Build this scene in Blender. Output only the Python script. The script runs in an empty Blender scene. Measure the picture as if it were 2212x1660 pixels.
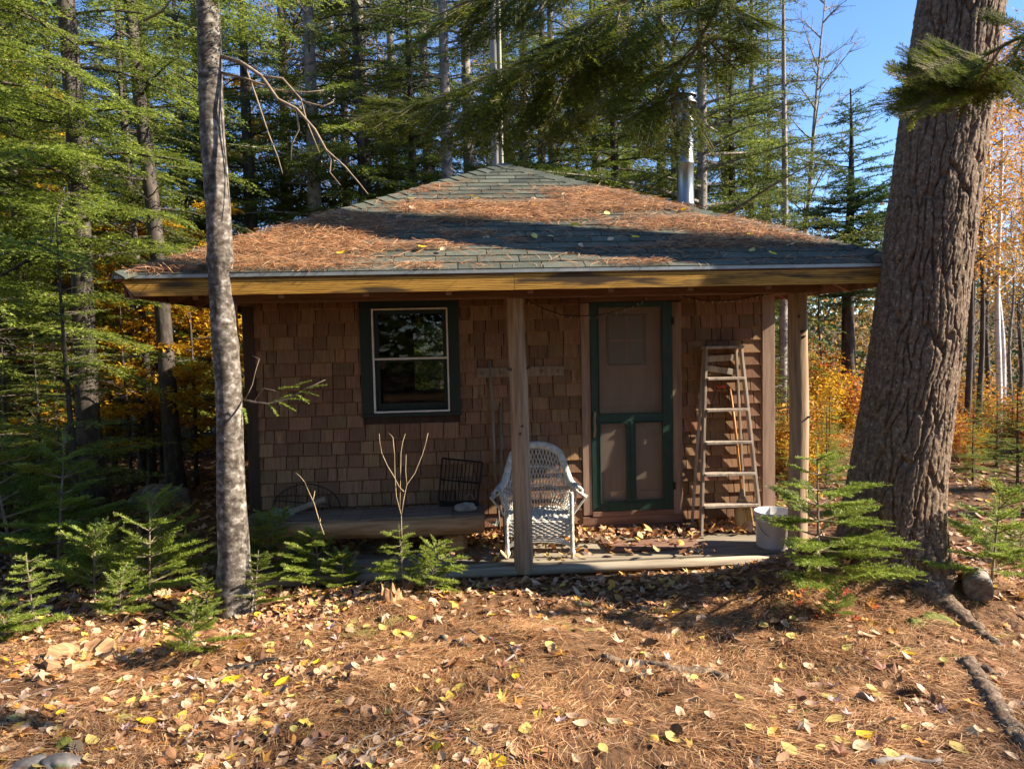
import bpy, math, random
import numpy as np
from mathutils import Vector, Matrix, Quaternion

# ---------------------------------------------------------------- camera, sky, sun, exposure
sc = bpy.context.scene
COL = sc.collection
R = math.radians
CAM_H = 1.842
PITCH, ROLL, YAW = R(-3.459), R(-1.289), R(3.96)
FPX, PW, PH = 1597.0, 2211.0, 1660.0

def cam_basis():
    cp, sp = math.cos(PITCH), math.sin(PITCH)
    fwd = Vector((0, cp, sp)); right = Vector((1, 0, 0)); up = Vector((0, -sp, cp))
    c, s = math.cos(ROLL), math.sin(ROLL)
    return c*right + s*up, -s*right + c*up, fwd
CR, CU, CF = cam_basis()
CAM = Vector((0, 0, CAM_H))
cd = bpy.data.cameras.new('camera'); cam = bpy.data.objects.new('camera', cd); COL.objects.link(cam)
m = Matrix.Identity(4)
for i, a in enumerate((CR, CU, -CF)):
    for j in range(3): m[j][i] = a[j]
m.translation = CAM
cam.matrix_world = m
cd.sensor_fit = 'HORIZONTAL'; cd.sensor_width = 36.0; cd.lens = 36.0*FPX/PW
cd.clip_start = 0.05; cd.clip_end = 6000
sc.camera = cam

SUN_AZ, SUN_EL = R(96.5), R(31.0)         # clockwise from +Y
SDIR = Vector((math.sin(SUN_AZ)*math.cos(SUN_EL), math.cos(SUN_AZ)*math.cos(SUN_EL), math.sin(SUN_EL)))
w = bpy.data.worlds.new('World'); sc.world = w; w.use_nodes = True
wn = w.node_tree
sky = wn.nodes.new('ShaderNodeTexSky'); sky.sky_type = 'NISHITA'; sky.sun_disc = False
sky.sun_elevation = SUN_EL; sky.sun_rotation = SUN_AZ
sky.altitude = 300; sky.air_density = 0.8; sky.dust_density = 0.0; sky.ozone_density = 6.0
wn.links.new(sky.outputs[0], wn.nodes['Background'].inputs[0])
wn.nodes['Background'].inputs[1].default_value = 0.10
sl = bpy.data.lights.new('sun', 'SUN'); sl.energy = 5.0; sl.angle = R(0.53); sl.color = (1.0, 0.91, 0.77)
so = bpy.data.objects.new('sun', sl); COL.objects.link(so)
so.rotation_euler = (-SDIR).to_track_quat('-Z', 'Y').to_euler(); so.location = (20, -2, 20)
sc.view_settings.view_transform = 'Standard'; sc.view_settings.look = 'None'
sc.view_settings.gamma = 1.0; sc.view_settings.use_curve_mapping = False
sc.view_settings.exposure = 1.68
sc.render.engine = 'CYCLES'
cy = sc.cycles
cy.use_denoising = True
try: cy.denoiser = 'OPENIMAGEDENOISE'
except Exception: pass
cy.max_bounces = 6; cy.diffuse_bounces = 3; cy.glossy_bounces = 2; cy.transmission_bounces = 3; cy.transparent_max_bounces = 8
cy.use_adaptive_sampling = True; cy.adaptive_threshold = 0.008
cy.caustics_reflective = False; cy.caustics_refractive = False
cy.sample_clamp_indirect = 6.0

# ---------------------------------------------------------------- pixel -> place helpers (photo measured at 2211 x 1660)
def pray(px, py):
    return CF + CR*((px-PW/2)/FPX) - CU*((py-PH/2)/FPX)
def at(px, py, y):
    r = pray(px, py); return CAM + r*(y/r.y)
CAB = Vector((0.04687, 6.8526, 0.0))
AX = Vector((math.cos(YAW), math.sin(YAW), 0)); AN = Vector((-math.sin(YAW), math.cos(YAW), 0))
def cab(x, y, z=0.0):
    return CAB + AX*x + AN*y + Vector((0, 0, z))
def vnoise(x, y, seed=0):
    x = np.asarray(x, float); y = np.asarray(y, float)
    xi = np.floor(x).astype(np.int64); yi = np.floor(y).astype(np.int64)
    xf = x-xi; yf = y-yi
    u = xf*xf*(3-2*xf); v = yf*yf*(3-2*yf)
    def h(a, b):
        n = (a*374761393 + b*668265263 + seed*1274126177) & 0xffffffff
        n = ((n ^ (n >> 13))*1274126177) & 0xffffffff
        return ((n ^ (n >> 16)) & 0xffff)/65535.0
    return (h(xi, yi)*(1-u)+h(xi+1, yi)*u)*(1-v) + (h(xi, yi+1)*(1-u)+h(xi+1, yi+1)*u)*v
def fbm(x, y, seed=0, o=4):
    s = 0; a = .5
    for k in range(o):
        s = s + a*vnoise(x, y, seed+k*17); x = np.asarray(x)*2.03; y = np.asarray(y)*2.03; a *= .5
    return s
def sst(x, a, b):
    t = np.clip((x-a)/(b-a), 0, 1); return t*t*(3-2*t)
TRUNK = (2.70, 5.30)
def gz(x, y):
    x = np.asarray(x, float); y = np.asarray(y, float)
    z = -0.075 + 0.19*sst(-y, -5.3, -2.6)
    z = z + 0.40*np.exp(-((x-2.62)/0.88)**2 - ((y-5.33)/0.48)**2)
    z = z + 0.10*np.exp(-((x+0.88)/0.42)**2 - ((y-4.95)/0.4)**2)
    z = z + 0.06*np.exp(-((x-0.25)/0.6)**2 - ((y-4.35)/0.25)**2)
    z = z + 0.06*np.exp(-((x+1.8)/0.5)**2 - ((y-4.6)/0.4)**2)
    z = z + 0.10*sst(-x, 1.2, 3.5)*sst(-y, -4.6, -3.2)
    z = z + (fbm(x*1.3, y*1.3, 5)-.47)*0.17*sst(np.abs(y-6.9), .9, 1.6) + (fbm(x*6, y*6, 9, 3)-.44)*0.05*sst(np.abs(y-6.9), .9, 1.6)
    # under the cabin and porch the soil stays low
    lx = (x-CAB.x)*AX.x + (y-CAB.y)*AX.y; ly = (x-CAB.x)*AN.x + (y-CAB.y)*AN.y
    ins = sst(ly, -1.15, -0.95)*sst(-ly, -4.6, -4.0)*sst(lx, -3.2, -2.6)*sst(-lx, -2.9, -2.5)
    z = z*(1-ins) + (-0.10)*ins
    # woods behind: gently rising left, falling away to the right
    far = sst(y, 8, 20)
    z = z + far*(0.25*fbm(x*.2, y*.2, 3) + 0.5*sst(-x, 4, 20)) - sst(y, 8, 60)*sst(x, 2, 10)*3.0
    return z
_TT = np.concatenate([np.arange(1.5, 14, .03), np.arange(14, 60, .3)])
def ground_hit(px, py):
    r = pray(px, py)
    f = lambda t: CAM.z+r.z*t-gz(r.x*t, r.y*t)
    h = f(_TT); i = int(np.argmax(h < 0)) or len(_TT)-1
    a, b = _TT[i-1], _TT[i]; ha, hb = h[i-1], h[i]
    t = a+(b-a)*ha/(ha-hb) if ha > hb else b
    p = CAM + r*float(t)
    return Vector((p.x, p.y, float(gz(p.x, p.y))))

# ---------------------------------------------------------------- object helpers
def tag(o, label=None, cat=None, group=None, kind=None):
    if label: o['label'] = label
    if cat: o['category'] = cat
    if group: o['group'] = group
    if kind: o['kind'] = kind
    return o
def empty(name, loc=(0, 0, 0), rz=0.0, label=None, cat=None, group=None, parent=None):
    o = bpy.data.objects.new(name, None); COL.objects.link(o); o.empty_display_size = .1
    o.location = loc; o.rotation_euler = (0, 0, rz); o.parent = parent
    return tag(o, label, cat, group)
def link(name, me, parent=None, loc=None, rot=None, scale=None):
    o = bpy.data.objects.new(name, me); COL.objects.link(o); o.parent = parent
    if loc is not None: o.location = loc
    if rot is not None: o.rotation_euler = rot
    if scale is not None: o.scale = scale
    return o
def poly_mesh(name, V, F, mat, smooth=False):
    """V (n,3) array, F (m,k) array: fast mesh"""
    V = np.asarray(V, np.float32); F = np.asarray(F, np.int32)
    me = bpy.data.meshes.new(name)
    me.vertices.add(len(V)); me.vertices.foreach_set('co', V.ravel())
    k = F.shape[1]
    me.loops.add(F.size); me.loops.foreach_set('vertex_index', F.ravel())
    me.polygons.add(len(F)); me.polygons.foreach_set('loop_start', np.arange(0, F.size, k, dtype=np.int32))
    try: me.polygons.foreach_set('loop_total', np.full(len(F), k, np.int32))
    except Exception: pass
    me.polygons.foreach_set('use_smooth', np.full(len(F), smooth))
    me.materials.append(mat); me.update(calc_edges=True)
    return me
class MB:
    def __init__(s): s.v = []; s.f = []; s.n = 0
    def add(s, vs, fs):
        k = s.n; s.v.extend([tuple(a) for a in vs]); s.f.extend([tuple(i+k for i in f) for f in fs]); s.n += len(vs); return s
    def box(s, x0, x1, y0, y1, z0, z1, M=None):
        vs = [Vector(p) for p in ((x0,y0,z0),(x1,y0,z0),(x1,y1,z0),(x0,y1,z0),(x0,y0,z1),(x1,y0,z1),(x1,y1,z1),(x0,y1,z1))]
        if M is not None: vs = [M @ p for p in vs]
        return s.add(vs, [(0,3,2,1),(4,5,6,7),(0,1,5,4),(1,2,6,5),(2,3,7,6),(3,0,4,7)])
    def bar(s, a, b, wx, wy, up=(0, 0, 1)):
        a = Vector(a); b = Vector(b); d = (b-a); L = d.length; d.normalize()
        u = Vector(up); x = d.cross(u)
        if x.length < 1e-4: x = d.cross(Vector((0, 1, 0)))
        x.normalize(); y = x.cross(d)
        M = Matrix(((x.x, y.x, d.x, a.x), (x.y, y.y, d.y, a.y), (x.z, y.z, d.z, a.z), (0, 0, 0, 1)))
        return s.box(-wx/2, wx/2, -wy/2, wy/2, 0, L, M)
    def tube(s, path, rad, n=6, cap=True):
        path = [Vector(p) for p in path]; m_ = len(path)
        if not hasattr(rad, '__len__'): rad = [rad]*m_
        t = [(path[min(i+1, m_-1)]-path[max(i-1, 0)]).normalized() for i in range(m_)]
        u = t[0].orthogonal().normalized(); vs = []
        for i in range(m_):
            u = (u - t[i]*u.dot(t[i]))
            if u.length < 1e-6: u = t[i].orthogonal()
            u.normalize(); v = t[i].cross(u)
            for k in range(n):
                a = 2*math.pi*k/n; vs.append(path[i]+(u*math.cos(a)+v*math.sin(a))*rad[i])
        fs = []
        for i in range(m_-1):
            for k in range(n):
                k2 = (k+1) % n; fs.append((i*n+k, i*n+k2, (i+1)*n+k2, (i+1)*n+k))
        if cap: fs.append(tuple(range(n-1, -1, -1))); fs.append(tuple((m_-1)*n+k for k in range(n)))
        return s.add(vs, fs)
    def lathe(s, prof, n=24, M=None):
        vs = []; m_ = len(prof)
        for r, z in prof:
            for k in range(n):
                a = 2*math.pi*k/n; p = Vector((r*math.cos(a), r*math.sin(a), z)); vs.append(M @ p if M is not None else p)
        fs = [(i*n+k, i*n+(k+1) % n, (i+1)*n+(k+1) % n, (i+1)*n+k) for i in range(m_-1) for k in range(n)]
        return s.add(vs, fs)
    def mesh(s, name, mat, smooth=False):
        me = bpy.data.meshes.new(name); me.from_pydata(s.v, [], s.f)
        if smooth: me.polygons.foreach_set('use_smooth', [True]*len(me.polygons))
        me.materials.append(mat); me.update(); return me
    def build(s, name, mat, parent=None, smooth=False, bevel=0.0, loc=None, rot=None):
        me = s.mesh(name, mat, smooth); o = link(name, me, parent, loc, rot)
        if bevel > 0:
            b = o.modifiers.new('bevel', 'BEVEL'); b.width = bevel; b.segments = 2; b.limit_method = 'ANGLE'
        return o
def rock_mesh(name, mat, sx, sy, sz, seed, n=14, flat=.0):
    rng = np.random.default_rng(seed); V = []; F = []
    m_ = n*2
    ph = rng.uniform(0, 6, 12)
    for i in range(n+1):
        th = math.pi*i/n
        for k in range(m_):
            a = 2*math.pi*k/m_
            d = np.array([math.sin(th)*math.cos(a), math.sin(th)*math.sin(a), math.cos(th)])
            r = 1+.12*math.sin(3*d[0]+ph[0]+2*d[1])+.10*math.sin(4*d[1]+ph[1]+d[2]*3)+.06*math.sin(7*d[2]+ph[2]+5*d[0])+.03*math.sin(13*d[0]+ph[3]+9*d[1])
            p = d*r
            V.append((p[0]*sx, p[1]*sy, max(p[2], -.6)*sz))
    for i in range(n):
        for k in range(m_): F.append((i*m_+k, (i+1)*m_+k, (i+1)*m_+(k+1) % m_, i*m_+(k+1) % m_))
    return poly_mesh(name, V, F, mat, True)

# ---------------------------------------------------------------- materials
def pmat(name, cols, scale=6.0, stretch=(1, 1, 1), rough=.85, bump=.3, bdist=.01, rnd=None, ramt=.4, hueamt=0.0, detail=5.0, spec=.25,
         trans=0.0, metallic=0.0, rot=(0, 0, 0), dist=0.0, wave=None, speck=None):
    mt = bpy.data.materials.new(name); mt.use_nodes = True
    nt = mt.node_tree; N = nt.nodes; L = nt.links
    b = N['Principled BSDF']; out = N['Material Output']
    tc = N.new('ShaderNodeTexCoord'); mp = N.new('ShaderNodeMapping')
    mp.inputs['Scale'].default_value = stretch; mp.inputs['Rotation'].default_value = rot
    rnode = None
    if rnd == 'object': rnode = N.new('ShaderNodeObjectInfo').outputs['Random']
    elif rnd == 'island': rnode = N.new('ShaderNodeNewGeometry').outputs['Random Per Island']
    if rnode is not None:
        ad = N.new('ShaderNodeVectorMath'); ad.operation = 'MULTIPLY_ADD'
        cv = N.new('ShaderNodeCombineXYZ')
        for i in range(3): L.new(rnode, cv.inputs[i])
        ad.inputs[1].default_value = (37, 53, 71)
        L.new(cv.outputs[0], ad.inputs[0]); L.new(tc.outputs['Object'], ad.inputs[2]); L.new(ad.outputs[0], mp.inputs['Vector'])
    else: L.new(tc.outputs['Object'], mp.inputs['Vector'])
    nz = N.new('ShaderNodeTexNoise'); nz.inputs['Scale'].default_value = scale; nz.inputs['Detail'].default_value = detail
    nz.inputs['Distortion'].default_value = dist; nz.inputs['Roughness'].default_value = .6
    L.new(mp.outputs[0], nz.inputs['Vector'])
    rp = N.new('ShaderNodeValToRGB')
    el = rp.color_ramp.elements
    while len(el) > 1: el.remove(el[-1])
    for i, (p, c) in enumerate(cols):
        e = el[0] if i == 0 else el.new(p)
        e.position = p; e.color = (*c, 1)
    fac = nz.outputs['Fac']
    if wave:
        wv = N.new('ShaderNodeTexWave'); wv.wave_type = 'BANDS'; wv.bands_direction = wave[0]; wv.inputs['Scale'].default_value = wave[1]
        wv.inputs['Distortion'].default_value = wave[2]; wv.inputs['Detail'].default_value = 3; wv.inputs['Detail Scale'].default_value = 1.2
        L.new(mp.outputs[0], wv.inputs['Vector'])
        mx = N.new('ShaderNodeMath'); mx.operation = 'MULTIPLY_ADD'; mx.inputs[1].default_value = wave[3]
        L.new(wv.outputs['Fac'], mx.inputs[0])
        ms = N.new('ShaderNodeMath'); ms.operation = 'MULTIPLY'; ms.inputs[1].default_value = 1-wave[3]
        L.new(nz.outputs['Fac'], ms.inputs[0]); L.new(ms.outputs[0], mx.inputs[2]); fac = mx.outputs[0]
    L.new(fac, rp.inputs[0]); col = rp.outputs[0]
    if speck:   # (scale, threshold, colour, stretch)
        n2 = N.new('ShaderNodeTexNoise'); n2.inputs['Scale'].default_value = speck[0]; n2.inputs['Detail'].default_value = 4
        if len(speck) > 3:
            m2 = N.new('ShaderNodeMapping'); m2.inputs['Scale'].default_value = speck[3]; L.new(tc.outputs['Object'], m2.inputs['Vector']); L.new(m2.outputs[0], n2.inputs['Vector'])
        else: L.new(mp.outputs[0], n2.inputs['Vector'])
        r2 = N.new('ShaderNodeMapRange'); r2.inputs['From Min'].default_value = speck[1]; r2.inputs['From Max'].default_value = speck[1]+.09
        L.new(n2.outputs['Fac'], r2.inputs['Value'])
        mc = N.new('ShaderNodeMix'); mc.data_type = 'RGBA'; mc.inputs['B'].default_value = (*speck[2], 1)
        L.new(r2.outputs[0], mc.inputs['Factor']); L.new(col, mc.inputs['A']); col = mc.outputs['Result']
    if rnode is not None and ramt:
        hs = N.new('ShaderNodeHueSaturation')
        mr = N.new('ShaderNodeMapRange'); mr.inputs['To Min'].default_value = 1-ramt; mr.inputs['To Max'].default_value = 1+ramt
        L.new(rnode, mr.inputs['Value']); L.new(mr.outputs[0], hs.inputs['Value'])
        if hueamt:
            wh = N.new('ShaderNodeMath'); wh.operation = 'MULTIPLY'; wh.inputs[1].default_value = 7.13
            fr = N.new('ShaderNodeMath'); fr.operation = 'FRACT'; mh = N.new('ShaderNodeMapRange')
            mh.inputs['To Min'].default_value = .5-hueamt; mh.inputs['To Max'].default_value = .5+hueamt
            L.new(rnode, wh.inputs[0]); L.new(wh.outputs[0], fr.inputs[0]); L.new(fr.outputs[0], mh.inputs['Value']); L.new(mh.outputs[0], hs.inputs['Hue'])
        L.new(col, hs.inputs['Color']); col = hs.outputs[0]
    L.new(col, b.inputs['Base Color'])
    b.inputs['Roughness'].default_value = rough; b.inputs['Metallic'].default_value = metallic
    b.inputs['Specular IOR Level'].default_value = spec
    if bump:
        bp = N.new('ShaderNodeBump'); bp.inputs['Strength'].default_value = bump; bp.inputs['Distance'].default_value = bdist
        L.new(fac, bp.inputs['Height']); L.new(bp.outputs[0], b.inputs['Normal'])
    if trans:
        tr = N.new('ShaderNodeBsdfTranslucent'); mx = N.new('ShaderNodeMixShader'); mx.inputs[0].default_value = trans
        h2 = N.new('ShaderNodeHueSaturation'); h2.inputs['Saturation'].default_value = 1.1; h2.inputs['Value'].default_value = 1.3
        L.new(col, h2.inputs['Color']); L.new(h2.outputs[0], tr.inputs['Color'])
        L.new(b.outputs[0], mx.inputs[1]); L.new(tr.outputs[0], mx.inputs[2]); L.new(mx.outputs[0], out.inputs['Surface'])
    return mt
def islmat(name, stops, trans=.3, rough=.6, spec=.3, vary=.25):
    """colour picked per leaf from a ramp"""
    mt = bpy.data.materials.new(name); mt.use_nodes = True
    nt = mt.node_tree; N = nt.nodes; L = nt.links; b = N['Principled BSDF']; out = N['Material Output']
    g = N.new('ShaderNodeNewGeometry'); rp = N.new('ShaderNodeValToRGB'); el = rp.color_ramp.elements
    while len(el) > 1: el.remove(el[-1])
    for i, (p, c) in enumerate(stops):
        e = el[0] if i == 0 else el.new(p)
        e.position = p; e.color = (*c, 1)
    L.new(g.outputs['Random Per Island'], rp.inputs[0])
    tc = N.new('ShaderNodeTexCoord'); nz = N.new('ShaderNodeTexNoise'); nz.inputs['Scale'].default_value = 2.2; nz.inputs['Detail'].default_value = 4
    L.new(tc.outputs['Object'], nz.inputs['Vector'])
    hs = N.new('ShaderNodeHueSaturation'); mr = N.new('ShaderNodeMapRange'); mr.inputs['From Min'].default_value = .3; mr.inputs['From Max'].default_value = .7
    mr.inputs['To Min'].default_value = 1-vary; mr.inputs['To Max'].default_value = 1+vary
    L.new(nz.outputs['Fac'], mr.inputs['Value']); L.new(mr.outputs[0], hs.inputs['Value']); L.new(rp.outputs[0], hs.inputs['Color'])
    L.new(hs.outputs[0], b.inputs['Base Color']); b.inputs['Roughness'].default_value = rough; b.inputs['Specular IOR Level'].default_value = spec
    if trans:
        tr = N.new('ShaderNodeBsdfTranslucent'); mx = N.new('ShaderNodeMixShader'); mx.inputs[0].default_value = trans
        L.new(hs.outputs[0], tr.inputs['Color']); L.new(b.outputs[0], mx.inputs[1]); L.new(tr.outputs[0], mx.inputs[2]); L.new(mx.outputs[0], out.inputs['Surface'])
    return mt
MT = {}
MT['soil'] = pmat('forest soil', [(.25, (.035, .019, .010)), (.5, (.12, .058, .026)), (.75, (.22, .12, .055))], 9, bump=.8, bdist=.03, detail=8, speck=(2.2, .6, (.07, .09, .02)))
MT['hill'] = pmat('autumn hillside', [(.3, (.10, .06, .05)), (.55, (.17, .10, .07)), (.75, (.10, .10, .05))], .02, bump=0)
MT['shingle'] = pmat('cedar shingle', [(.25, (.105, .050, .025)), (.5, (.225, .118, .060)), (.8, (.32, .185, .10))], 5, (5, 5, .7), bump=.5, bdist=.004, rnd='object', ramt=.28, hueamt=.012, speck=(14, .68, (.05, .022, .012)))
MT['shingle_j'] = pmat('cedar shingle field', [(.25, (.105, .050, .025)), (.5, (.225, .118, .060)), (.8, (.32, .185, .10))], 5, (5, 5, .7), bump=.5, bdist=.004, rnd='island', ramt=.28, hueamt=.012)
MT['trim'] = pmat('weathered cedar trim', [(.25, (.15, .09, .06)), (.5, (.29, .185, .125)), (.8, (.40, .275, .19))], 4, (6, 6, .5), bump=.4, bdist=.004, rnd='object', ramt=.12)
MT['trim_h'] = pmat('weathered sill plank', [(.25, (.10, .05, .032)), (.5, (.19, .10, .065)), (.8, (.28, .17, .115))], 4, (.5, 6, 6), bump=.4, bdist=.004, rnd='object', ramt=.15)
MT['sheath'] = pmat('dark sheathing', [(.3, (.03, .018, .01)), (.7, (.07, .04, .025))], 5, (4, 4, .6), bump=.1)
MT['beam'] = pmat('brown beam', [(.25, (.09, .045, .026)), (.5, (.17, .09, .055)), (.8, (.25, .15, .10))], 4, (.5, 6, 6), bump=.4, bdist=.004, rnd='object', ramt=.1)
MT['fascia'] = pmat('yellow pine fascia', [(.3, (.16, .07, .012)), (.5, (.40, .20, .028)), (.75, (.50, .28, .05))], 3.0, (.9, 6, 9), bump=.15, bdist=.003, wave=('Z', 2.6, 7, .35), speck=(1.3, .55, (.06, .034, .012), (1.0, 3, 7)), rnd='object', ramt=.05, rough=.7)
MT['post'] = pmat('peeled log post', [(.25, (.13, .08, .045)), (.5, (.31, .205, .12)), (.8, (.47, .34, .225))], 4, (9, 9, .5), bump=.7, bdist=.008, speck=(9, .66, (.05, .03, .02)), rnd='object', ramt=.1)
MT['drip'] = pmat('drip edge metal', [(.3, (.24, .26, .24)), (.7, (.36, .38, .36))], 8, rough=.5, metallic=.4, bump=0)
MT['asphalt'] = pmat('asphalt shingle', [(.3, (.040, .044, .032)), (.5, (.076, .082, .060)), (.7, (.150, .155, .118))], 170, bump=.5, bdist=.004, rnd='object', ramt=.26, rough=.95, detail=3)
MT['asphalt_j'] = pmat('asphalt shingle field', [(.3, (.040, .044, .032)), (.5, (.076, .082, .060)), (.7, (.150, .155, .118))], 170, bump=.5, bdist=.004, rnd='island', ramt=.26, rough=.95, detail=3)
MT['green'] = pmat('dark green paint', [(.3, (.004, .012, .010)), (.7, (.008, .022, .017))], 9, (3, 3, 1), rough=.45, bump=.1, bdist=.002, spec=.4, speck=(55, .74, (.10, .11, .09)))
MT['dgreen'] = pmat('green screen door paint', [(.3, (.007, .024, .016)), (.7, (.014, .045, .029))], 9, (3, 3, 1), rough=.45, bump=.1, bdist=.002, spec=.4, speck=(55, .74, (.10, .13, .11)))
MT['white'] = pmat('chipped white paint', [(.3, (.62, .58, .50)), (.7, (.80, .77, .70))], 12, rough=.55, bump=.1, bdist=.002, speck=(18, .72, (.25, .2, .15)))
MT['black'] = pmat('black iron', [(.3, (.012, .010, .009)), (.7, (.035, .026, .02))], 20, rough=.6, bump=.2, bdist=.001, metallic=.3)
MT['doorwood'] = pmat('varnished inner door', [(.3, (.26, .15, .085)), (.6, (.40, .24, .145)), (.8, (.48, .31, .195))], 3, (2, 4, .4), bump=.1, rough=.5)
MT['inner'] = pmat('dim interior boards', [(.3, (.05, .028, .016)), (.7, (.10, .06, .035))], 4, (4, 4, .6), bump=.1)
MT['plank'] = pmat('grey porch plank', [(.25, (.13, .10, .068)), (.5, (.24, .195, .135)), (.8, (.36, .30, .22))], 4, (.45, 7, 7), bump=.5, bdist=.004, rnd='object', ramt=.12)
MT['ladder'] = pmat('weathered ladder wood', [(.25, (.19, .14, .10)), (.5, (.35, .275, .205)), (.8, (.50, .42, .33))], 4, (6, 6, .6), bump=.4, bdist=.003, rnd='object', ramt=.12)
MT['wicker'] = pmat('white wicker', [(.3, (.44, .40, .32)), (.6, (.66, .62, .53)), (.8, (.76, .73, .66))], 25, bump=.2, bdist=.002, rough=.6)
MT['steel'] = pmat('stainless chimney', [(.3, (.22, .21, .195)), (.7, (.32, .305, .28))], 3, (9, 9, .4), rough=.36, metallic=1, bump=.05)
MT['pvc'] = pmat('grey conduit', [(.3, (.26, .24, .16)), (.7, (.36, .33, .24))], 5, rough=.6, bump=0)
MT['polewood'] = pmat('grey pole wood', [(.25, (.14, .12, .10)), (.5, (.30, .26, .22)), (.8, (.42, .37, .31))], 4, (9, 9, .4), bump=.6, bdist=.006)
MT['straw'] = pmat('broom straw', [(.3, (.50, .31, .12)), (.7, (.74, .52, .24))], 8, (10, 10, 1), rnd='island', ramt=.25, bump=.2)
MT['handle'] = pmat('orange broom handle', [(.3, (.36, .15, .045)), (.7, (.52, .24, .08))], 5, (6, 6, .5), rough=.5, bump=.1)
MT['greywood'] = pmat('old grey wood handle', [(.3, (.16, .11, .07)), (.7, (.32, .24, .16))], 5, (8, 8, .5), bump=.3, bdist=.003)
MT['red'] = pmat('red grip', [(.3, (.40, .05, .02)), (.7, (.55, .09, .04))], 10, rough=.5, bump=0)
MT['bucket'] = pmat('white plastic bucket', [(.3, (.50, .47, .44)), (.7, (.64, .61, .58))], 5, rough=.4, bump=0, speck=(6, .58, (.45, .33, .25)))
MT['log'] = pmat('hewn log bench', [(.2, (.14, .066, .03)), (.5, (.38, .20, .09)), (.8, (.54, .33, .17))], 4, (.6, 5, 5), bump=.8, bdist=.015, dist=.6)
MT['logtop'] = pmat('checked grey log top', [(.2, (.05, .032, .021)), (.5, (.19, .135, .09)), (.8, (.32, .245, .18))], 5, (.6, 6, 6), bump=.6, bdist=.01)
MT['rock'] = pmat('lichened stone', [(.3, (.13, .11, .085)), (.5, (.26, .23, .19)), (.75, (.42, .39, .34))], 9, bump=.6, bdist=.01, detail=8, rnd='object', ramt=.15)
MT['mossrock'] = pmat('mossy stone', [(.3, (.09, .075, .06)), (.5, (.20, .17, .145)), (.7, (.36, .32, .28))], 9, bump=.6, bdist=.01, detail=8, speck=(5, .56, (.09, .12, .02)))
MT['moss'] = pmat('moss', [(.3, (.06, .07, .012)), (.5, (.15, .15, .03)), (.75, (.26, .23, .06))], 60, bump=1, bdist=.01)
MT['bark_pine'] = pmat('pine bark', [(.28, (.048, .029, .017)), (.5, (.148, .093, .056)), (.72, (.26, .18, .115))], 34, (1, 1, .8), bump=1.0, bdist=.014, detail=10, speck=(60, .60, (.30, .25, .18)))
MT['bark_pale'] = pmat('pale mottled bark', [(.36, (.04, .03, .022)), (.47, (.10, .08, .06)), (.57, (.18, .15, .12)), (.70, (.38, .34, .29))], 20, (1, 1, 1.2), bump=1.0, bdist=.008, detail=14, dist=.2, speck=(7, .58, (.06, .045, .034), (1, 1, 1.3)))
MT['bark_dark'] = pmat('dark conifer bark', [(.25, (.025, .019, .015)), (.5, (.075, .058, .045)), (.8, (.17, .135, .105))], 11, (1.5, 1.5, .5), bump=.7, bdist=.015, detail=7)
MT['bark_grey'] = pmat('grey conifer bark', [(.25, (.10, .08, .065)), (.5, (.22, .18, .15)), (.8, (.40, .35, .29))], 9, (1.2, 1.2, 1.2), bump=.6, bdist=.012, detail=8, speck=(4, .6, (.07, .055, .045)))
MT['bark_birch'] = pmat('white birch bark', [(.3, (.50, .46, .41)), (.6, (.74, .70, .65)), (.8, (.80, .77, .73))], 6, (1, 1, 3), bump=.2, bdist=.004, speck=(5, .64, (.10, .08, .07), (.8, .8, 5)))
MT['twig'] = pmat('dry twig bark', [(.3, (.13, .09, .06)), (.7, (.30, .23, .16))], 12, bump=.3, bdist=.002, rnd='object', ramt=.2)
MT['deadtwig'] = pmat('pale dead stems', [(.3, (.30, .20, .10)), (.7, (.52, .39, .23))], 12, bump=.2, bdist=.002)
MT['conifer'] = islmat('dark conifer needles', [(0, (.045, .065, .018)), (.45, (.095, .125, .03)), (.8, (.165, .195, .045)), (1, (.26, .26, .07))], .48, .55, .3, .3)
MT['hemlock'] = islmat('hemlock needles', [(0, (.10, .14, .022)), (.4, (.20, .255, .038)), (.8, (.30, .35, .055)), (1, (.42, .42, .10))], .52, .5, .35, .3)
MT['sapling'] = islmat('fir sapling needles', [(0, (.13, .16, .024)), (.35, (.23, .31, .04)), (.8, (.33, .40, .06)), (.97, (.44, .45, .11)), (1, (.34, .18, .06))], .5, .45, .4, .25)
MT['nearfir'] = islmat('overhead fir needles', [(0, (.08, .10, .016)), (.5, (.15, .175, .022)), (1, (.25, .26, .035))], .6, .6, .1, .25)
MT['pineneedle'] = islmat('white pine needles', [(0, (.04, .085, .035)), (.5, (.085, .15, .05)), (1, (.17, .22, .06))], .35, .5, .3, .25)
MT['yellowleaf'] = islmat('golden beech leaves', [(0, (.36, .16, .010)), (.5, (.62, .34, .015)), (.85, (.72, .46, .03)), (1, (.40, .34, .05))], .5, .5, .3, .2)
MT['orangeleaf'] = islmat('orange birch leaves', [(0, (.30, .11, .02)), (.4, (.52, .23, .03)), (.8, (.66, .36, .05)), (1, (.42, .32, .10))], .45, .5, .3, .2)
MT['redleaf'] = islmat('russet shrub leaves', [(0, (.26, .04, .02)), (.35, (.48, .12, .025)), (.7, (.60, .30, .03)), (1, (.62, .42, .04))], .45, .5, .3, .2)
MT['farleaf'] = islmat('mixed distant foliage', [(0, (.02, .05, .015)), (.35, (.05, .10, .03)), (.55, (.12, .12, .04)), (.75, (.40, .24, .05)), (1, (.50, .24, .05))], .3, .7, .2, .3)
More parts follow.
